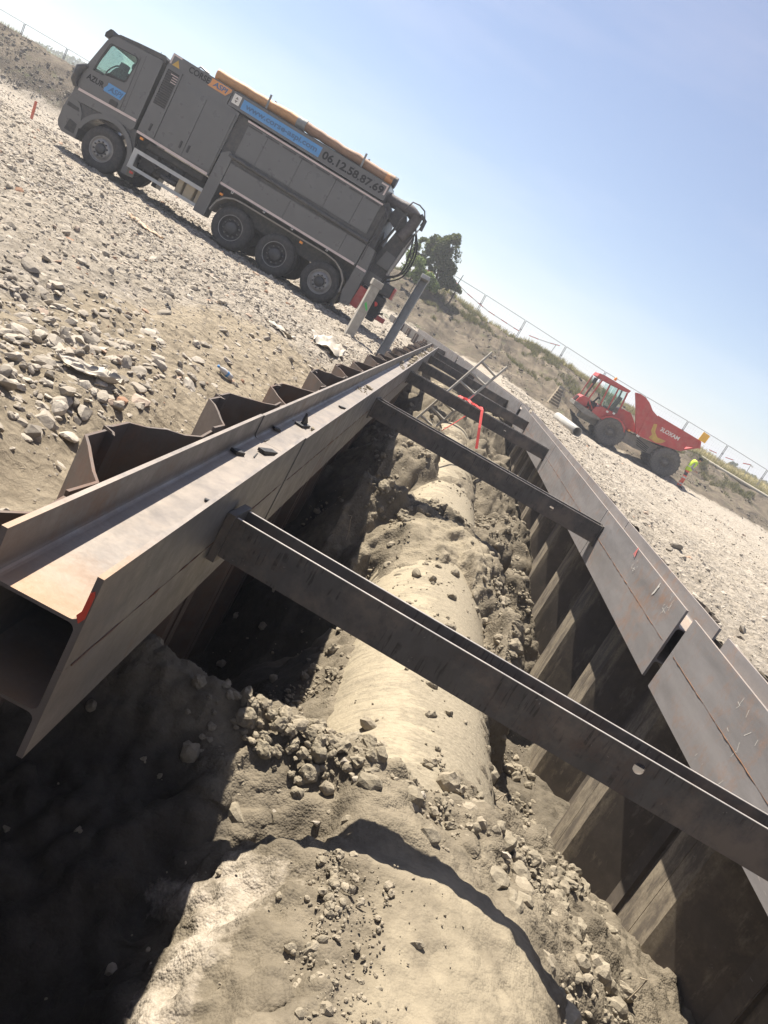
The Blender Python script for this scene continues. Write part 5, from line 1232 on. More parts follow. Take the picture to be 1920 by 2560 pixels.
# stepladder: two rails meeting at the top with dark treads
la = aty(1369, 1006, 37.2); lb = aty(1393, 1021, 37.2); lt = aty(1404, 971, 37.9)
e_ = empty('stepladder', (la.x, la.y, la.z)); qa = Vector((0, 0, 0)); qb = lb - la; qt = lt - la
tw = (qb - qa) * 0.22
mb = MB(); mb.bar(qa, qt - tw, 0.09, 0.06); mb.build('rail', WOOD, e_)
mb = MB(); mb.bar(qb, qt + tw, 0.09, 0.06); mb.build('rail', WOOD, e_)
for k in range(6):
    f = 0.10 + 0.15 * k; p = qa.lerp(qt - tw, f); q = qb.lerp(qt + tw, f); MB().bar(p, q, 0.16, 0.10).build('tread', WOODD, e_)
MB().bar(qt - tw * 1.2 + Vector((0, 0, .03)), qt + tw * 1.2 + Vector((0, 0, .03)), 0.2, 0.12).build('top_step', DGREY, e_)
mb = MB(); mb.bar(qa + Vector((0.1, 0.8, 0.05)), qt - tw, 0.05, 0.05); mb.bar(qb + Vector((0.05, 0.8, 0.05)), qt + tw, 0.05, 0.05); mb.build('rear_leg', WOOD, e_)
tag(e_, 'short wooden stepladder with dark treads standing on the berm foot left of the dumper', 'stepladder')
sp = on_ground(78, 300, 0.6); g = sp.z; hgt = 0.055 * 1.0
top = atd(96, 256, (sp - CAMP).dot(Fw)); e_ = MB().bar(Vector((0, 0, -0.1)), Vector((top.x - sp.x, 0.02, top.z - sp.z)), 0.07, 0.05).build('marker_stake', m_plain('faded_orange_paint', (0.62, 0.16, 0.09), 0.6)); e_.location = sp
tag(e_, 'faded orange wooden stake standing in the gravel in front of the truck cab', 'stake')

# ladder in the trench behind the third strut
def ladpt(a, b):
    px, py = 880 + a * 400 / 1659, 800 + b * 400 / 1659
    r_ = ray(px, py); n_ = Vector((0, 1, -0.22)); p0 = Vector((0, 15.36, 0.30)); return CAMP + r_ * ((p0 - CAMP).dot(n_) / r_.dot(n_))
A = [ladpt(1455, 335), ladpt(1000, 725), ladpt(670, 1020)]; B = [ladpt(1612, 485), ladpt(1268, 768), ladpt(872, 1105)]
e_ = empty('ladder', A[2][:])
for pts_ in (A, B):
    mb = MB(); mb.tube([p - A[2] for p in (pts_[0], pts_[2])], 0.026, 8); mb.build('rail', ALU, e_)
ra = (A[0], A[2]); rb_ = (B[0], B[2])
for (c, d) in (((1340, 432), (1490, 588)), ((1225, 540), (1378, 675)), ((1118, 632), (1265, 765)), ((905, 815), (1055, 945)), ((812, 895), (950, 1032)), ((715, 995), (830, 1092))):
    MB().tube([ladpt(*c) - A[2], ladpt(*d) - A[2]], 0.025, 8).build('rung', ALU, e_)
tag(e_, 'aluminium ladder leaning against the third strut over the pipe', 'ladder')

# red sling round the third strut
c4 = 320 / 1659
def st3(a, b, y): return aty(1080 + a * c4, 900 + b * c4, y)
mb = MB()
def ribbon(mb, pts, w, tw=Vector((1, 0, 0.2))):
    for p, q in zip(pts[:-1], pts[1:]):
        d = (q - p).normalized(); s = (tw - d * tw.dot(d)).normalized() * w / 2; nn_ = d.cross(s).normalized() * 0.004
        mb.add([p - s - nn_, p + s - nn_, q + s - nn_, q - s - nn_, p - s + nn_, p + s + nn_, q + s + nn_, q - s + nn_], [(0, 3, 2, 1), (4, 5, 6, 7), (0, 1, 5, 4), (1, 2, 6, 5), (2, 3, 7, 6), (3, 0, 4, 7)])
ribbon(mb, [st3(640, 610, 14.95), st3(650, 650, 14.66), st3(615, 880, 14.4), st3(575, 1150, 14.2)], 0.05)
ribbon(mb, [st3(420, 735, 14.0), st3(270, 830, 13.5), st3(140, 905, 13.0)], 0.05, Vector((0.4, 0, 1)))
o = mb.build('hanging_tail', STRAPR); sl = empty('lifting_sling', (1.0, 14.8, 0.3)); o.parent = sl; o.location = -sl.location
mb = MB(); ribbon(mb, [st3(345, 470, 14.85) + Vector((0, 0, .01)), st3(400, 515, 14.75) + Vector((0, 0, .03)), st3(460, 525, 14.85) + Vector((0, 0, .02)), st3(500, 570, 14.7) + Vector((0, 0, .02)), st3(560, 580, 14.75), st3(640, 640, 14.72)], 0.055, Vector((0.2, 1, 0.6)))
ribbon(mb, [st3(470, 520, 14.85), st3(540, 460, 15.0)], 0.045, Vector((0.3, 0, 1))); o = mb.build('wrapped_loop', STRAPR, sl); o.location = -sl.location
tag(sl, 'red lifting sling wrapped over the third strut with its tails hanging down', 'sling')

# ------------------------------------------------------------------ fence on the berm
def fence_pt(px, py, y=55.0): return aty(px, py, y)
tops = [(1012, 612), (1113, 674.5), (1216, 738), (1316, 802), (1417, 867), (1516, 931), (1618, 993), (1722, 1054), (1821, 1114), (1920, 1176), (2020, 1238)]
PH = 2.0
def fence_panel(p, q, label, tape=None):
    root = empty('fence_panel', (p.x, p.y, p.z - PH)); v = q - p; v = Vector((v.x - 0.09 * v.normalized().x, v.y, v.z)); top0 = Vector((0, 0, PH)); top1 = Vector((v.x, v.y, v.z + PH))
    dn = Vector((0, 0, PH))
    for a_ in (top0, top1):
        MB().tube([a_ - dn, a_], 0.024, 6).build('upright', FENCE, root)
    MB().tube([top0, top1], 0.02, 6).build('top_rail', FENCE, root)
    MB().tube([top0 - dn * 0.97, top1 - dn * 0.97], 0.02, 6).build('bottom_rail', FENCE, root)
    mb = MB()
    for k in range(1, 17):
        c = top0.lerp(top1, k / 17); mb.tube([c - dn * 0.97, c], 0.0018, 3, cap=False)
    for k in range(1, 7):
        mb.tube([top0 - dn * (k / 7), top1 - dn * (k / 7)], 0.0018, 3, cap=False)
    mb.build('wire_mesh', FENCE, root)
    c = top1 - dn * 0.33
    mb = MB(); mb.box((c.x - .04, c.y - .05, c.z - .03), (c.x + .12, c.y + .03, c.z + .03), 0.01); mb.build('clamp', FENCE, root)
    mb = MB(); mb.box((-0.12, -0.35, -0.02), (0.12, 0.35, 0.10), 0.02); mb.build('foot_block', CONC, root)
    tag(root, label, 'fence panel', 'mesh fence panels along the berm'); return root
N2 = ['first', 'second', 'third', 'fourth', 'fifth', 'sixth', 'seventh', 'eighth', 'ninth', 'tenth']
for k in range(len(tops) - 1):
    fence_panel(fence_pt(*tops[k]), fence_pt(*tops[k + 1]), 'galvanised mesh fence panel on the berm, %s counting rightwards from the truck tail' % N2[k])
lt_ = [(-45, -4), (64, 60), (170, 122), (276, 186)]
for k in range(3):
    fence_panel(fence_pt(*lt_[k]), fence_pt(*lt_[k + 1]), 'galvanised mesh fence panel on the berm, %s counting towards the truck cab from the edge' % N2[k])
def tape(name, pts, label, w=0.07, per=0.9, parent=None):
    V = []; F = []; tint = []; acc = 0.0
    for p, q in zip(pts[:-1], pts[1:]):
        m = max(1, int((q - p).length / (per / 2)))
        for i in range(m):
            a_ = p.lerp(q, i / m); b_ = p.lerp(q, (i + 1) / m); n_ = len(V); s = Vector((0, 0.0, w / 2)); d_ = Vector((0, 0.004, 0))
            V += [a_ - s - d_, a_ + s - d_, b_ + s - d_, b_ - s - d_, a_ - s + d_, a_ + s + d_, b_ + s + d_, b_ - s + d_]; F += [(n_, n_ + 3, n_ + 2, n_ + 1), (n_ + 4, n_ + 5, n_ + 6, n_ + 7), (n_ + 1, n_ + 2, n_ + 6, n_ + 5), (n_, n_ + 4, n_ + 7, n_ + 3)]
            acc += 1; tint += [float(int(acc) % 2)] * 4
    o = mesh_obj(name, V, F, TAPE)
    at = o.data.attributes.new('tint', 'FLOAT', 'FACE'); at.data.foreach_set('value', tint)
    tag(o, label, 'barrier tape', 'barrier tapes on the berm'); return o
k7 = 400 / 1659
def f7(a, b, y=54.3): return aty(980 + a * k7, 560 + b * k7, y)
tape('barrier_tape', [f7(150, 375, 52.5), f7(250, 435, 52.5), f7(370, 480, 52.8), f7(480, 525, 53.5), f7(620, 545, 54.0)], 'red and white barrier tape strung across the green bush behind the posts', 0.12)
tape('barrier_tape', [f7(660, 600), f7(780, 720), f7(890, 815), f7(1000, 905), f7(1130, 990), f7(1260, 1075), f7(1320, 1110)], 'thin barrier tape sagging along the fence between the trees and the bare berm crest', 0.05)
tape('barrier_tape', [f7(1420, 1155), f7(1520, 1195), f7(1640, 1235), f7(1740, 1262)], 'thin barrier tape on the berm crest right of the middle fence panels', 0.05)
def f5(a, b, y=54.3): return aty(1660 + a * 260 / 1659, 1100 + b * 260 / 1659, y)
tape('barrier_tape', [f5(720, 155, 62), f5(840, 210, 62)], 'short strip of faded barrier tape blowing above the skip of the dumper', 0.06)
tape('barrier_tape', [f5(980, 275, 62), f5(1110, 322, 62)], 'short red strip of barrier tape hanging between two fence posts at right', 0.06)
tape('barrier_tape', [f5(1260, 370, 62), f5(1380, 395, 62), f5(1420, 440, 62)], 'red and white barrier tape tied to a thin stake at far right', 0.08)
for (x0, y0, x1, y1, yy, lab) in ((1305, 530, 1390, 395, 62, 'thin stake at far right holding a strip of barrier tape in the grass'),):
    a_ = f5(1290, 560, yy); b_ = f5(x1, y1, yy); o = MB().tube([Vector((0, 0, -.5)), b_ - a_], 0.025, 5).build('marker_stake', FENCE); o.location = a_; tag(o, lab, 'stake')
a_ = aty(1373, 884, 54); b_ = aty(1391, 861, 54); o = MB().tube([Vector((0, 0, -.4)), b_ - a_], 0.022, 5).build('marker_stake', FENCE); o.location = a_; tag(o, 'thin stake on the berm crest left of the red dumper', 'stake')
a_ = aty(1247, 905 - 15, 44); b_ = aty(1245, 880, 44)
# white hose lying along the berm crest at right
pts = [f5(a_, b_, 52.6) + Vector((0, 0, 0.06)) for a_, b_ in ((520, 270), (690, 355), (830, 440), (960, 520), (1080, 590), (1250, 690), (1400, 780), (1560, 880), (1700, 965))]
pts = [Vector((p.x, p.y, float(ground_z(np.array([p.x]), np.array([p.y]))[0]) + 0.12)) for p in pts]
o = MB().tube(pts, 0.10, 8).build('crest_hose', m_plain('pale_dusty_hose', (0.52, 0.47, 0.36), 0.8)); tag(o, 'long pale hose lying along the berm crest behind the person', 'hose')

# ------------------------------------------------------------------ trees, bushes, grass
def leaf_cloud(name, blobs, n, size, mat, parent, seed, flat=0.5):
    rng = np.random.default_rng(seed)
    vol = np.array([b[3] * b[4] * b[5] for b in blobs]); pick = rng.choice(len(blobs), n, p=vol / vol.sum()); B = np.array(blobs)[pick]
    d = rng.normal(size=(n, 3)); d /= np.linalg.norm(d, axis=1, keepdims=True); r_ = rng.uniform(0.35, 1.0, n) ** 0.6
    c = B[:, :3] + d * B[:, 3:6] * r_[:, None]
    keep = vnoise(c[:, 0] * 1.6, c[:, 1] * 1.6, c[:, 2] * 1.6, seed) + 0.4 * vnoise(c[:, 0] * 4, c[:, 1] * 4, c[:, 2] * 4, seed + 1) > 0.08 - 0.22 * (1 - r_)
    c = c[keep]; m = len(c)
    a = rng.normal(size=(m, 3)); a /= np.linalg.norm(a, axis=1, keepdims=True); b = np.cross(a, rng.normal(size=(m, 3))); b /= np.linalg.norm(b, axis=1, keepdims=True)
    s = rng.uniform(0.6, 1.3, m)[:, None] * size
    V = np.stack([c - a * s, c + b * s * flat, c + a * s, c - b * s * flat], 1).reshape(-1, 3); F = np.arange(4 * m).reshape(m, 4)
    o = np_mesh(name, V, F, mat, parent)
    at = o.data.attributes.new('tint', 'FLOAT', 'FACE'); at.data.foreach_set('value', np.clip(rng.normal(0.45, 0.25, m) + 0.25 * vnoise(c[:, 0], c[:, 1], c[:, 2], seed + 3), 0, 1).astype(np.float32)); return o
def tree(label, base, h, blobs, n, size, mat, seed, group=None, cat='tree', name='tree'):
    root = empty(name, base)
    tr = MB(); top = Vector((0, 0, h * 0.75)); tr.tube([Vector((0, 0, -0.3)), Vector((0.05, 0, h * 0.3)), Vector((-0.05, 0.03, h * 0.55)), top], 0.1, 7, rs=[0.05 * h * .45, 0.04 * h * .45, 0.025 * h * .45, 0.008 * h])
    for b in blobs:
        c = Vector(b[:3]); s_ = Vector((0, 0, max(0.2, c.z * 0.5))); tr.tube([s_, s_.lerp(c, 0.5) + Vector((0, 0, 0.1)), c], 0.03, 5, rs=[0.018 * h * .5, 0.012 * h * .5, 0.004 * h * .5])
    tr.build('trunk', BARK, root)
    leaf_cloud('crown', blobs, n, size, mat, root, seed)
    tag(root, label, cat, group); return root
# behind the truck tail, on the berm
def at_px(px, py, y): p = aty(px, py, y); return p
def blob_px(base, px, py, y, rp, ry=None):
    p = aty(px, py, y); s = y / FPX * 1.03; return (p.x - base.x, p.y - base.y, p.z - base.z, rp * s, (ry or rp) * s, rp * s * 0.95)
yt = 50.0
def gb(px, py, y): p = aty(px, py, y); return Vector((p.x, p.y, float(ground_z(np.array([p.x]), np.array([p.y]))[0])))
b1 = gb(1092, 690, yt)
tree('dark green tree with an uneven crown behind the truck tail', b1, 4.2, [blob_px(b1, *q) for q in ((1093, 622, yt, 30), (1125, 615, yt, 26), (1137, 640, yt, 22), (1100, 655, yt, 32), (1080, 640, yt + 1, 26), (1140, 598, yt, 14), (1110, 680, yt, 26), (1125, 670, yt, 18), (1152, 630, yt, 10), (1090, 600, yt, 14))], 15000, 0.095, LEAFD, 5)
b2 = gb(1128, 745, yt)
tree('small dark tree leaning over the berm crest below the larger tree', b2, 2.6, [blob_px(b2, *q) for q in ((1118, 712, yt, 22), (1135, 728, yt, 18), (1112, 695, yt, 18), (1145, 733, yt, 9))], 6500, 0.10, LEAFD, 6)
b3 = gb(1045, 690, 48.5)
tree('bright green bush on the berm face behind the two posts', b3, 1.5, [blob_px(b3, *q) for q in ((1040, 660, 48.5, 24), (1022, 672, 48.5, 20), (1068, 700, 48.5, 22), (1085, 716, 48.5, 14), (1050, 690, 48.5, 20), (1030, 640, 48.5, 16))], 6000, 0.10, LEAFG, 8, cat='bush', name='bush')
b4 = gb(1045, 660, 51.5)
tree('thin olive shrub close behind the hydraulic hoses of the truck', b4, 2.6, [blob_px(b4, *q) for q in ((1045, 625, 51.5, 24), (1062, 612, 51.5, 18), (1035, 645, 51.5, 20), (1070, 640, 51.5, 22), (1032, 608, 51.5, 10))], 4500, 0.11, LEAFM, 9, cat='shrub', name='shrub')
for i, (px, py, rp, lb_) in enumerate(((1830, 1162, 7, 'distant small tree on the horizon, first from the left at far right'), (1838, 1167, 9, 'distant round tree on the horizon, second from the left at far right'), (1855, 1180, 8, 'distant tree on the horizon just left of the taped stake'), (1868, 1189, 6, 'distant low tree on the horizon just right of the taped stake'), (1882, 1197, 11, 'distant broad tree on the horizon beside the last fence post'), (1908, 1210, 10, 'distant tree on the horizon at the right edge'), (1922, 1217, 11, 'distant tree on the horizon cut off by the right edge'))):
    yy = 150 + 9 * (i % 3); p = aty(px, py, yy); b_ = Vector((p.x, p.y, 0.0)); s = yy / FPX
    tree(lb_, b_, p.z + rp * s * .6, [(0, 0, p.z, rp * s, rp * s, rp * s * .9), (rp * s * .7, 0, p.z - rp * s * .4, rp * s * .7, rp * s * .7, rp * s * .6), (-rp * s * .6, 0, p.z - rp * s * .5, rp * s * .7, rp * s * .7, rp * s * .6)], 1500, 0.30, LEAFM, 30 + i, 'distant trees on the right horizon')
# hills at the left with woods
def hill_z(x, y):
    return 13.0 * np.exp(-((x + 175) / 40) ** 2 - ((y - 240) / 35) ** 2) + 10.5 * np.exp(-((x + 122) / 26) ** 2 - ((y - 230) / 30) ** 2) + 6.5 * np.exp(-((x + 100) / 18) ** 2 - ((y - 225) / 26) ** 2)
xs = np.arange(-300, -40, 4.0); ys = np.arange(150, 320, 4.0); X, Y = np.meshgrid(xs, ys); Z = hill_z(X, Y) - 1.0 + 0.8 * fbm(X * .08, Y * .08, 0, 91, 3); idx = np.arange(X.size).reshape(X.shape)
o = np_mesh('hill', np.stack([X.ravel(), Y.ravel(), Z.ravel()], 1), np.stack([idx[:-1, :-1], idx[:-1, 1:], idx[1:, 1:], idx[1:, :-1]], -1).reshape(-1, 4), m_plain('dry_hillside', (0.17, 0.15, 0.10), 0.95, 0, 0.3, 0.05), None, True); tag(o, kind='structure')
rng = np.random.default_rng(4); hx = rng.uniform(-200, -75, 2600); hy = rng.uniform(195, 240, 2600); hz = hill_z(hx, hy); ok = hz > 2.0; hx, hy, hz = hx[ok], hy[ok], hz[ok]
o = leaf_cloud('woods', [(a_, b_, c_, 2.2, 2.2, 1.5) for a_, b_, c_ in zip(hx, hy, hz)], 60000, 0.45, LEAFM, None, 44); tag(o, kind='stuff', label='far dark woods covering the hills behind the fence at left', cat='woods')
def tufts(name, pts, hgt, mat, seed, blades=7):
    rng = np.random.default_rng(seed); n = len(pts); P_ = np.repeat(pts, blades, 0); m = len(P_)
    a = rng.uniform(0, 2 * np.pi, m); lean = rng.uniform(0.1, 0.7, m); h = hgt * rng.uniform(0.5, 1.2, m); w = 0.012 + 0.03 * hgt
    base = P_ + np.stack([rng.normal(0, .06, m), rng.normal(0, .06, m), np.zeros(m) - 0.02], 1)
    sd = np.stack([-np.sin(a), np.cos(a), np.zeros(m)], 1) * w; tip = base + np.stack([np.cos(a) * lean * h, np.sin(a) * lean * h, h], 1)
    V = np.stack([base - sd, base + sd, tip], 1).reshape(-1, 3); F = np.arange(3 * m).reshape(m, 3)
    o = np_mesh(name, V, F, mat); at = o.data.attributes.new('tint', 'FLOAT', 'FACE'); at.data.foreach_set('value', rng.uniform(0, 1, m).astype(np.float32)); return o
rng = np.random.default_rng(9)
n = 26000; x = rng.uniform(-45, 42, n); y = 53.2 + rng.exponential(10, n); hh_ = rng.uniform(0, 1, n) < np.where(x > 4, 1.0, 0.35); x, y = x[hh_], y[hh_]; ok = y < 95; x, y = x[ok], y[ok]
z = ground_z(x, y) + ground_noise(x, y); o = tufts('dry_grass', np.stack([x, y, z], 1), 0.42, GRASSY, 1, 6); tag(o, 'dry yellow grass along the berm top and the field beyond', 'grass', kind='stuff')
n = 22000; x = rng.uniform(-12, 30, n); yb_ = np.interp(x, _bx, _by); y = yb_ + (54 - yb_) * rng.uniform(0.12, 1.0, n) ** 0.6; w_ = vnoise(x * .5, y * .8, 0, 15) + 0.5 * vnoise(x * 1.9, y * 1.9, 0, 16); ok = (w_ > 0.5) & (x > -9); x, y = x[ok], y[ok]
z = ground_z(x, y) + ground_noise(x, y); o = tufts('berm_weeds', np.stack([x, y, z], 1), 0.22, GRASSG, 2, 9); tag(o, 'low green and straw coloured weeds growing in patches on the berm', 'weeds', kind='stuff')

# ------------------------------------------------------------------ stones
def clod_proto(seed, sub):
    bm = bmesh.new(); bmesh.ops.create_icosphere(bm, subdivisions=sub, radius=1.0)
    V = np.array([v.co[:] for v in bm.verts]); F = np.array([[v.index for v in f.verts] for f in bm.faces]); bm.free()
    n_ = 1 + 0.30 * vnoise(V[:, 0] * 1.5, V[:, 1] * 1.5, V[:, 2] * 1.5, seed) + 0.20 * vnoise(V[:, 0] * 3.3, V[:, 1] * 3.3, V[:, 2] * 3.3, seed + 1) + 0.16 * np.abs(vnoise(V[:, 0] * 6.5, V[:, 1] * 6.5, V[:, 2] * 6.5, seed + 2))
    return V * n_[:, None] * 0.9, F
def rock_proto(seed, sub):
    bm = bmesh.new(); bmesh.ops.create_icosphere(bm, subdivisions=sub, radius=1.0); g = random.Random(seed)
    pl_ = [(Vector((g.gauss(0, 1), g.gauss(0, 1), g.gauss(0, 1))).normalized(), g.uniform(0.45, 0.85)) for _ in range(9)]
    for v in bm.verts:
        for n_, d_ in pl_:
            k = v.co.dot(n_)
            if k > d_: v.co -= n_ * (k - d_)
        v.co *= g.uniform(0.95, 1.06)
    V = np.array([v.co[:] for v in bm.verts]); F = np.array([[v.index for v in f.verts] for f in bm.faces]); bm.free(); return V, F
def scatter_rocks(name, pos, size, mat, seed, sub=1, flat=(0.45, 0.9), tint=None, lumpy=False):
    rng = np.random.default_rng(seed); protos = [(clod_proto if lumpy else rock_proto)(seed * 10 + k, sub) for k in range(7)]; n = len(pos); pk = rng.integers(0, 7, n)
    Vs = []; Fs = []; Ts = []; base = 0; tint = rng.uniform(0, 1, n) if tint is None else tint
    for k in range(7):
        i = np.where(pk == k)[0]; m = len(i)
        if not m: continue
        V0, F0 = protos[k]; sc = np.stack([rng.uniform(0.7, 1.3, m), rng.uniform(0.6, 1.0, m), rng.uniform(flat[0], flat[1], m)], 1) * size[i][:, None]
        a = rng.uniform(0, 2 * np.pi, m); b = rng.normal(0, 0.35, m)
        V = V0[None] * sc[:, None]; cb, sb = np.cos(b)[:, None], np.sin(b)[:, None]
        V = np.stack([V[..., 0] * cb - V[..., 2] * sb, V[..., 1], V[..., 0] * sb + V[..., 2] * cb], -1)
        ca, sa = np.cos(a)[:, None], np.sin(a)[:, None]; V = np.stack([V[..., 0] * ca - V[..., 1] * sa, V[..., 0] * sa + V[..., 1] * ca, V[..., 2]], -1) + pos[i][:, None]
        nv = V0.shape[0]; Vs.append(V.reshape(-1, 3)); Fs.append((F0[None] + base + nv * np.arange(m)[:, None, None]).reshape(-1, 3)); Ts.append(np.repeat(tint[i], len(F0))); base += nv * m
    o = np_mesh(name, np.concatenate(Vs), np.concatenate(Fs), mat); at = o.data.attributes.new('tint', 'FLOAT', 'FACE'); at.data.foreach_set('value', np.concatenate(Ts).astype(np.float32)); return o
def ground_pts(n, x0, x1, y0, y1, rng, dens=None):
    x = rng.uniform(x0, x1, n); y = rng.uniform(y0, y1, n); ok = ~hole_mask(x, y) & (y < np.interp(x, _bx, _by) + 1.5)
    if dens is not None: ok &= rng.uniform(0, 1, n) < dens(x, y)
    return x[ok], y[ok]
rng = np.random.default_rng(21)
dl = lambda x, y: 0.20 + 0.95 * sst(-2.2, -3.6, x) * (0.55 + 0.45 * vnoise(x * .6, y * .6, 0, 7)) + 0.5 * sst(9, 13, y)
x1, y1 = ground_pts(80000, -13, -0.9, 2.5, 14, rng, dl); x2, y2 = ground_pts(60000, -17, -0.9, 12, 26, rng, dl)
x3, y3 = ground_pts(26000, -44, -1.5, 26, 44, rng); x = np.concatenate([x1, x2, x3]); y = np.concatenate([y1, y2, y3]); sz = 0.006 + 0.0115 * rng.pareto(2.5, len(x)); sz = np.minimum(sz, 0.06) * (1 + 0.028 * y)
o = scatter_rocks('gravel_stones', np.stack([x, y, ground_z(x, y) + ground_noise(x, y) - sz * 0.05], 1), sz, STONE, 3, 1, (0.35, 0.8)); tag(o, 'pale crushed stones strewn over the left gravel ground', 'stones', kind='stuff')
dr_ = lambda x, y: np.clip(0.35 + 0.9 * vnoise(x * .5 + y * .04, y * .25, 0, 17) + 0.8 * (x < 5.0), 0.05, 1)
x, y = ground_pts(90000, 2.7, 17, 3, 37, rng, dr_); sz = 0.008 + 0.0115 * rng.pareto(2.6, len(x)); sz = np.minimum(sz, 0.07) * (1 + 0.012 * y)
o = scatter_rocks('gravel_stones', np.stack([x, y, ground_z(x, y) + ground_noise(x, y) - sz * 0.05], 1), sz, STONE, 4, 1, (0.35, 0.8)); tag(o, 'pale crushed stones strewn over the right gravel track', 'stones', kind='stuff')
n = 30000; x = rng.uniform(-42, 34, n); yb_ = np.interp(x, _bx, _by); y = yb_ + (np.interp(x, _yx, _yy) + 1 - yb_) * rng.uniform(0.0, 1.0, n); w_ = vnoise(x * .7, y * 1.1, 0, 115) + 0.6 * vnoise(x * 2.6, y * 2.6, 0, 116); ok = w_ > 0.05; x, y = x[ok], y[ok]
sz = np.minimum(0.018 + 0.03 * rng.pareto(2.6, len(x)), 0.16); BERMC = NT('berm_clods'); BERMC = BERMC.bsdf(BERMC.ramp(BERMC.attr('tint').outputs['Fac'], [(0.0, (0.06, 0.05, 0.04)), (0.6, (0.16, 0.135, 0.10)), (1.0, (0.27, 0.235, 0.18))]), 0.95)
o = scatter_rocks('berm_clods', np.stack([x, y, ground_z(x, y) + ground_noise(x, y)], 1), sz, BERMC, 11, 1, (0.5, 0.9)); tag(o, 'dry clods and stones covering the face of the berm', 'clods', kind='stuff')
# soil clods in the trench
CLOD = NT('soil_clods'); _p = CLOD.pos(); _n = CLOD.noise(_p, 25, 6, 0.7); _c = CLOD.mix(CLOD.attr('tint').outputs['Fac'], CLOD.ramp(_n, [(0.3, (0.17, 0.145, 0.105)), (0.7, (0.27, 0.235, 0.175))]), CLOD.ramp(_n, [(0.3, (0.25, 0.212, 0.155)), (0.7, (0.36, 0.31, 0.235))])); CLOD = CLOD.bsdf(_c, 0.95, 0, CLOD.bump(_n, 0.6, 0.02), 0.15)
n = 26000; x = rng.uniform(-0.7, 2.75, n); y = rng.uniform(1.2, 13.0, n); q = vnoise(x * 2.2, y * 2.2, 0, 19) + 0.5 * vnoise(x * 6, y * 6, 0, 20)
ok = (q > 0.0) & ~((np.abs(x - PCX) < 0.5) & (y > 3.9) & (rng.uniform(0, 1, n) < 0.85)) & ~((x < 0.05) & (rng.uniform(0, 1, n) < 0.8)) & (rng.uniform(0, 1, n) > 0.93 * smooth_zone(x, y)); ok &= ~((y < 3.0) & (x < 1.55) & (rng.uniform(0, 1, n) < 0.75))
z = np.maximum(trench_z(x, y), np.where(np.abs(x - PCX) < 0.5, PCZ + np.sqrt(np.maximum(PR * PR - (x - PCX) ** 2, 0)) - 0.01, -9)); x, y, z = x[ok], y[ok], z[ok]
xb = rng.normal(0.70, 0.14, 1500); yb2 = rng.uniform(1.25, 2.75, 1500); xb = xb - 0.10 * (yb2 - 2.2) - 0.16 * fbm(xb * 2.5, yb2 * 1.5, 0, 46, 3); k2 = vnoise(xb * 3, yb2 * 3, 0, 88) > -0.25
x = np.concatenate([x, xb[k2]]); y = np.concatenate([y, yb2[k2]]); z = np.concatenate([z, trench_z(xb[k2], yb2[k2])])
sz = np.minimum(0.005 + 0.010 * rng.pareto(2.2, len(x)), 0.065); sz[-int(k2.sum()):] = np.minimum(0.003 + 0.0042 * rng.pareto(2.3, int(k2.sum())), 0.022)
o = scatter_rocks('soil_clods', np.stack([x, y, z + sz * 0.1 + 0.01], 1), sz, CLOD, 5, 2, (0.6, 1.0), lumpy=True); tag(o, 'loose soil clods and pebbles lying over the trench fill', 'soil clods', kind='stuff')
rc_ = [on_ground(px, py, 0.2) for px, py in ((60, 880), (140, 860), (60, 960), (210, 830), (110, 800), (250, 900), (320, 840), (40, 1010), (180, 990), (30, 800))]
q = np.concatenate([np.stack([rng.normal(p_.x, 0.45, 130), rng.normal(p_.y, 0.55, 130)], 1) for p_ in rc_]); q = q[q[:, 0] < -1.5]
sz = np.minimum(0.016 + 0.021 * rng.pareto(2.3, len(q)), 0.075); o = scatter_rocks('rubble_stones', np.stack([q[:, 0], q[:, 1], ground_z(q[:, 0], q[:, 1]) + ground_noise(q[:, 0], q[:, 1]) + sz * 0.1], 1), sz, STONE, 8, 2, (0.35, 0.7)); tag(o, 'heap of broken rubble stones at the left border', 'rubble', kind='stuff')
cc_ = [(rng.uniform(-0.1, 0.95, 420), rng.normal(9.0, 0.30, 420)), (rng.uniform(1.45, 2.5, 900), rng.uniform(5.9, 15.5, 900)), (rng.uniform(-0.25, 0.6, 260), rng.normal(12.3, 0.7, 260)), (rng.uniform(1.5, 2.5, 420), rng.uniform(3.3, 4.9, 420)), (rng.normal(0.35, 0.30, 260), rng.normal(3.46, 0.14, 260)), (rng.uniform(0.2, 0.6, 160), rng.uniform(3.9, 6.5, 160)), (rng.uniform(-0.2, 2.3, 500), rng.uniform(15.5, 26, 500))]
x = np.concatenate([a_ for a_, b_ in cc_]); y = np.concatenate([b_ for a_, b_ in cc_]); z = trench_z(x, y); ok = (z > -1.9) & ~((np.abs(x - PCX) < 0.5) & (y > 3.8) & (band(y, 8.6, 9.4, 0.1) < 0.5)); x, y, z = x[ok], y[ok], z[ok]
sz = np.minimum(0.012 + 0.016 * rng.pareto(2.1, len(x)), np.where(y < 5, 0.05, 0.085)); o = scatter_rocks('clay_clods', np.stack([x, y, z + sz * 0.1], 1), sz, CLOD, 12, 3, (0.6, 1.0), tint=rng.uniform(0, 0.5, len(x)), lumpy=True); tag(o, 'lumpy clay clods heaped beside and over the pipe', 'soil clods', kind='stuff')
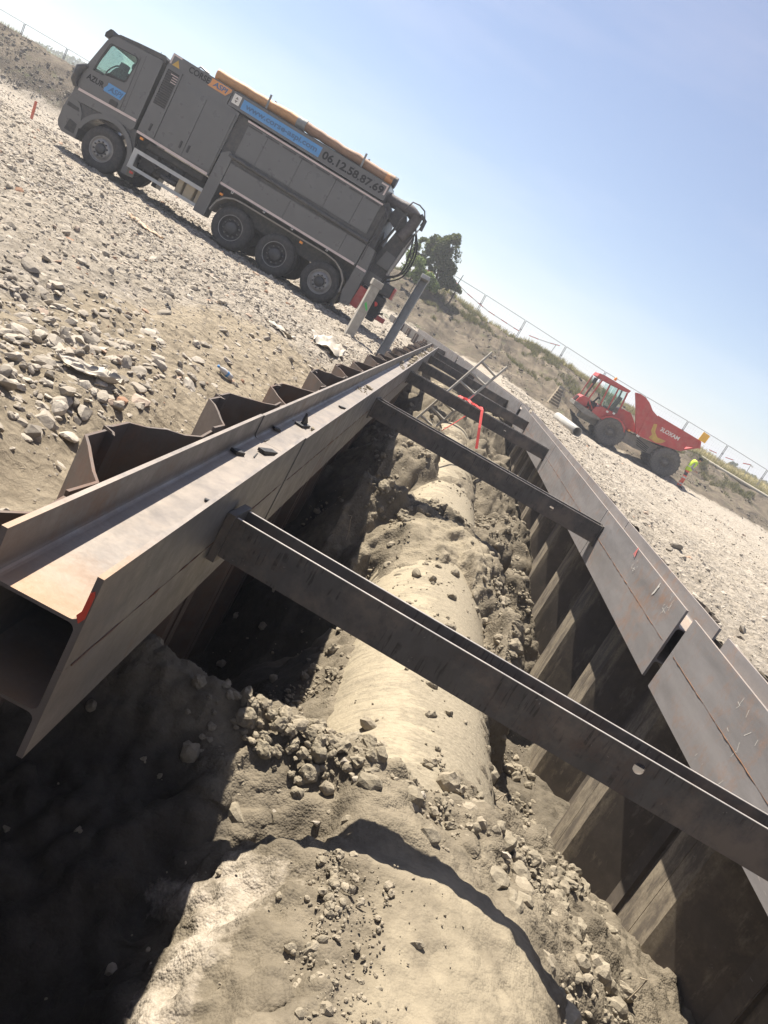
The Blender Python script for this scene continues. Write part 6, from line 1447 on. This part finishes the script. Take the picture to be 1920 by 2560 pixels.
# larger rocks, each a thing
def big_rock(px, py, rpx, label, zoff=0.0, mat=STONE, seed=0, flat=0.6, trench=False, tint=0.5, p=None):
    if p is None: p = on_ground(px, py, 0.2)
    d = (p - CAMP).dot(Fw); r_ = rpx / FPX * d
    V0, F0 = rock_proto(900 + seed, 2); g = random.Random(seed)
    V = V0 * np.array([r_ * g.uniform(1.0, 1.3), r_ * g.uniform(0.8, 1.1), r_ * flat]); V = V + 0.04 * r_ * np.stack([vnoise(V0[:, 0] * 4, V0[:, 1] * 4, V0[:, 2] * 4, seed + k) for k in range(3)], 1)
    o = np_mesh('rock', V, F0, mat); o.location = (p.x, p.y, p.z + r_ * flat * 0.25); o.rotation_euler = (g.uniform(-.3, .3), g.uniform(-.3, .3), g.uniform(0, 6.28))
    at = o.data.attributes.new('tint', 'FLOAT', 'FACE'); at.data.foreach_set('value', np.full(len(F0), tint, np.float32)); tag(o, label, 'rock', 'larger rocks'); return o
k0 = 640 / 1659
for i, (a_, b_, r_, lb_, ti) in enumerate(((515, 835, 34, 'large flat pale rock left of the crumpled plastic sheet', 0.6), (370, 925, 26, 'long pale rock slab lying above the crumpled plastic sheet', 0.65), (990, 1100, 17, 'pale angular rock lying on the bare soil above the sheet piles', 0.6), (1140, 915, 17, 'brownish rock on the soil slope below the gravel', 0.3),
        (265, 745, 26, 'rounded pale rock at the left edge of the gravel bank', 0.5), (110, 770, 22, 'upright pale rock beside the rubble at the left border', 0.6), (100, 860, 40, 'big leaning slab at the left border of the picture', 0.55), (390, 1075, 30, 'dark brown boulder below the crumpled plastic sheet', 0.2), (760, 750, 22, 'pale stone near the orange brick bits on the gravel', 0.6), (860, 790, 16, 'grey block just right of the orange brick bits', 0.3), (420, 165, 20, 'flat slab far up the gravel at left', 0.5), (575, 140, 9, 'small dark stone on the gravel far up at left', 0.1), (1050, 640, 14, 'grey stone on the gravel below the first rear wheel', 0.25), (920, 605, 12, 'small rounded stone in the middle of the left gravel', 0.35), (1520, 660, 16, 'dark stone on the gravel near the concrete post', 0.12))):
    big_rock(a_ * k0, 560 + b_ * k0, r_ * k0, lb_, seed=i, tint=ti)
for i, (px, py, r_, lb_, ti) in enumerate(((1690, 1368, 15, 'dark clod of earth on the right gravel beside the waler', 0.05), (1672, 1375, 10, 'smaller dark clod on the right gravel touching the larger one', 0.08), (1492, 1118, 5, 'small brown stone on the gravel in front of the dumper wheel', 0.15), (1575, 1215 + 50, 7, 'grey stone on the right gravel halfway to the person', 0.2))):
    big_rock(px, py, r_, lb_, seed=40 + i, tint=ti, flat=0.75)
def in_trench(px, py):
    lo = 1.0
    for t in np.linspace(0.8, 14, 700):
        r_ = ray(px, py); p = CAMP + r_ * (t / FPX)
        if p.z < float(trench_z(np.array([p.x]), np.array([p.y]))[0]) + 0.03: return p
    return p
for i, (px, py, r_, lb_, ti) in enumerate(((680, 2045, 20, 'squarish pale rock at the tip of the dirt mound beside the dark pit', 0.5), (1054, 1990, 16, 'pale rock lying on the dirt heap over the pipe', 0.6), (1265, 2140, 13, 'angular pale rock at the right edge of the pipe crust', 0.6), (790, 2060, 12, 'small clod next to the rock on the shaded edge', 0.25), (890, 1955, 17, 'grey clod on the heap left of the pale rock', 0.2), (860, 1905, 13, 'dark clod topmost on the soil heap', 0.1))):
    big_rock(px, py, r_, lb_, seed=60 + i, tint=ti, flat=0.8, p=in_trench(px, py))

# ------------------------------------------------------------------ litter
def sheet(name, c, w, d, amp, seed, mat, label, rz, cat='plastic sheet'):
    n, m = 26, 14; g = np.random.default_rng(seed); U, Vv = np.meshgrid(np.linspace(-1, 1, n), np.linspace(-1, 1, m))
    X = U * w * (1 + 0.15 * vnoise(Vv * 2, U, 0, seed)); Y = Vv * d * (1 - 0.6 * np.abs(U) ** 2) + 0.25 * d * np.sin(U * 2); Z = amp * np.abs(np.sin(Vv * 6 + 1.2 * vnoise(U * 1.5, Vv, 0, seed))) + amp * 0.6 * vnoise(U * 3, Vv * 5, 0, seed + 1) + amp * .4
    c_, s_ = math.cos(rz), math.sin(rz); xw = c[0] + X * c_ - Y * s_; yw = c[1] + X * s_ + Y * c_; zg = ground_z(xw, yw) + ground_noise(xw, yw)
    Vx = np.stack([(xw - c[0]).ravel(), (yw - c[1]).ravel(), (zg - c[2] + Z + 0.01).ravel()], 1); idx = np.arange(n * m).reshape(m, n)
    o = np_mesh(name, Vx, np.stack([idx[:-1, :-1], idx[:-1, 1:], idx[1:, 1:], idx[1:, :-1]], -1).reshape(-1, 4), mat, None, True); o.location = c
    tag(o, label, cat, 'plastic litter'); return o
p = on_ground(222, 942, 0.1); sheet('plastic_sheet', p, 0.20, 0.055, 0.03, 3, PLASTIC, 'crumpled pale plastic sheet on the soil slope among the rubble', R(28))
p = on_ground(815, 870, 0.2); sheet('plastic_sheet', p, 0.32, 0.5, 0.08, 5, PLASTIC, 'torn whitish sheet lying on the soil near the sheet piles below the concrete post', R(30))
p = on_ground(700, 835, 0.3); sheet('plastic_sheet', p, 0.22, 0.08, 0.03, 7, PLASTIC, 'small scrap of pale plastic on the gravel edge left of the torn sheet', R(-15))
p = on_ground(360, 575, 0.3); sheet('plastic_strip', p, 0.5, 0.05, 0.03, 8, m_plain('tan_strip', (0.45, 0.33, 0.22), 0.7), 'long tan strip lying on the gravel before the rear wheels', R(-30), 'strip')
p = on_ground(578, 945, 0.05)
e_ = empty('plastic_bottle', p); e_.rotation_euler = (R(70), R(0), R(-55))
mb = MB(); mb.lathe([(0, 0), (0.035, 0.0), (0.038, 0.03), (0.036, 0.13), (0.03, 0.16), (0.014, 0.19), (0.014, 0.205)], (0, 0, 0), 14, 2); mb.build('bottle_body', m_plain('clear_crumpled_plastic', (0.55, 0.54, 0.52), 0.3), e_); e_.scale = (0.75, 0.75, 0.75)
mb = MB(); mb.lathe([(0.017, 0.205), (0.017, 0.225), (0, 0.226)], (0, 0, 0), 12, 2); mb.build('bottle_cap', BLUE, e_); mb = MB(); mb.lathe([(0.0385, 0.06), (0.0385, 0.09)], (0, 0, 0), 14, 2); mb.build('bottle_label', BLUE, e_)
tag(e_, 'crushed clear plastic bottle with blue label on the soil above the sheet piles', 'bottle')
def blackscrap(px, py, r_, label, seed):
    p = on_ground(px, py, 0.2); s = r_ / FPX * (p - CAMP).dot(Fw); g = random.Random(seed); mb = MB()
    for k in range(5):
        a_ = Vector((g.uniform(-1, 1), g.uniform(-.7, .7), g.uniform(0, .5))) * s; pts = [a_, a_ + Vector((g.uniform(.3, 1), g.uniform(-.4, .4), g.uniform(.1, .6))) * s, a_ + Vector((g.uniform(.5, 1.2), g.uniform(-.6, .6), 0)) * s]
        mb.tube(pts, s * .3, 5, rs=[s * .12, s * .3, s * .1])
    o = mb.build('black_scrap', BLACK); o.location = p; tag(o, label, 'scrap', 'black scraps')
blackscrap(15, 640, 14, 'black plastic scrap at the left border up on the gravel', 1); blackscrap(405, 765, 12, 'black plastic scrap in the middle of the left gravel', 2); blackscrap(563, 767, 7, 'small black scrap on the gravel right of the larger black scrap', 3)
for i, (px, py, lb_) in enumerate(((272, 855, 'orange brick chip on the rubble left of the grey block'), (355, 862, 'orange brick chip close to the grey block'), (160, 735, 'reddish chip on the gravel near the left border'))):
    big_rock(px, py, 4, lb_, seed=80 + i, tint=1.0)['category'] = 'brick chip'
# steel scraps on the waler web
zw = 0.31 + TW / 2 + 0.001
def on_web(px, py): return atz(px, py, zw)
k9 = 1040 / 1659
def o7(a_, b_): return on_web(100 + a_ * k9, 800 + b_ * k9)
p = o7(1045, 422); e_ = empty('steel_wedge', p); e_.rotation_euler = (0, 0, R(75))
MB().box((-0.07, -0.035, 0), (0.07, 0.035, 0.018), 0.004).build('base_plate', BLACK, e_); MB().plate([(-0.03, 0.0185), (0.05, 0.0185), (0.055, 0.03), (-0.02, 0.10)], [], -0.008, 0.008).build('fin', BLACK, e_)
tag(e_, 'black steel bracket with an upright fin lying on the left waler', 'steel scrap')
for (a_, b_, l, w, rz, lb_) in ((905, 530, 0.15, 0.05, 70, 'flat black steel offcut on the left waler nearest to the trench side'), (785, 532, 0.07, 0.05, 60, 'short black steel offcut on the left waler against the far flange shadow'), (680, 730, 0.06, 0.02, 20, 'tiny dark steel chip on the edge of the left waler'), (940, 440, 0.05, 0.04, 40, 'small dark lump on the left waler behind the offcuts'), (860, 540, 0.13, 0.008, 95, 'thin welding rod on the left waler beside the flat offcut'), (905, 480, 0.12, 0.008, 88, 'thin welding rod on the left waler near the bracket'), (1205, 352, 0.10, 0.03, 60, 'dark sliver of steel far along the left waler')):
    p = o7(a_, b_); o = MB().box((-l / 2, -w / 2, 0), (l / 2, w / 2, min(w * .5, 0.02)), 0.002).build('steel_offcut', BLACK); o.location = p; o.rotation_euler = (0, R(3), R(rz)); tag(o, lb_, 'steel scrap', 'scraps on the waler')
# dirt lying on the far part of the waler web
n = 2600; y = rng.uniform(4.2, 28.8, n); xo = rng.uniform(0.03, 0.26, n); xi = np.where(y < 4.55, XL, XL + 0.006 + (y - 4.56) * 0.0038); w_ = vnoise(xo * 6, y * 1.1, 0, 23) + 0.5 * vnoise(xo * 18, y * 4, 0, 24) + 0.55 * sst(11, 20, y) - 0.2; ok = (w_ > 0.3) ; y, xo, xi = y[ok], xo[ok], xi[ok]
sz = np.minimum(0.006 + 0.008 * rng.pareto(2.5, len(y)), 0.05) * (1 + 0.04 * y); o = scatter_rocks('web_dirt', np.stack([xi - xo, y, zw + sz * .2], 1), sz, CLOD, 6, 1, (0.4, 0.7)); tag(o, 'crumbs of soil lying on the web of the left waler', 'dirt', kind='stuff')
# loose roots hanging in the trench
for (pts_, lb_) in (([(1215, 1560), (1228, 1555), (1248, 1563)], 'thin pale root sticking out of the dark soil right of the pipe'), ([(1237, 2005), (1255, 1990), (1265, 1985), (1258, 2000)], 'thin pale root curling beside the right edge of the pipe'), ([(865, 1350), (872, 1330), (876, 1300), (880, 1290), (870, 1288)], 'thin pale root hanging in the dark left of the soil mound'), ([(1570, 2500), (1600, 2470), (1618, 2450), (1600, 2445)], 'dry root loop on the broken soil edge at lower right')):
    yy = in_trench(*pts_[0]).y - 0.05; P_ = [aty(a_, b_, yy) for a_, b_ in pts_]; o = MB().tube([q - P_[0] for q in P_], 0.004, 5).build('root', WOOD); o.location = P_[0]; tag(o, lb_, 'root', 'roots in the trench')

# ------------------------------------------------------------------ air
mb = MB(); mb.box((-4500, -300, -4.3), (4500, 4400, 22))
hz_ = NT('air_haze'); vp = hz_.n('ShaderNodeVolumePrincipled'); vp.inputs['Color'].default_value = (0.92, 0.94, 1.0, 1); vp.inputs['Density'].default_value = 0.0018; vp.inputs['Anisotropy'].default_value = 0.3
hz_.l(vp.outputs[0], hz_.out.inputs['Volume'])
tag(mb.build('haze', hz_.m), 'thin bright haze in the air', 'haze', kind='stuff')
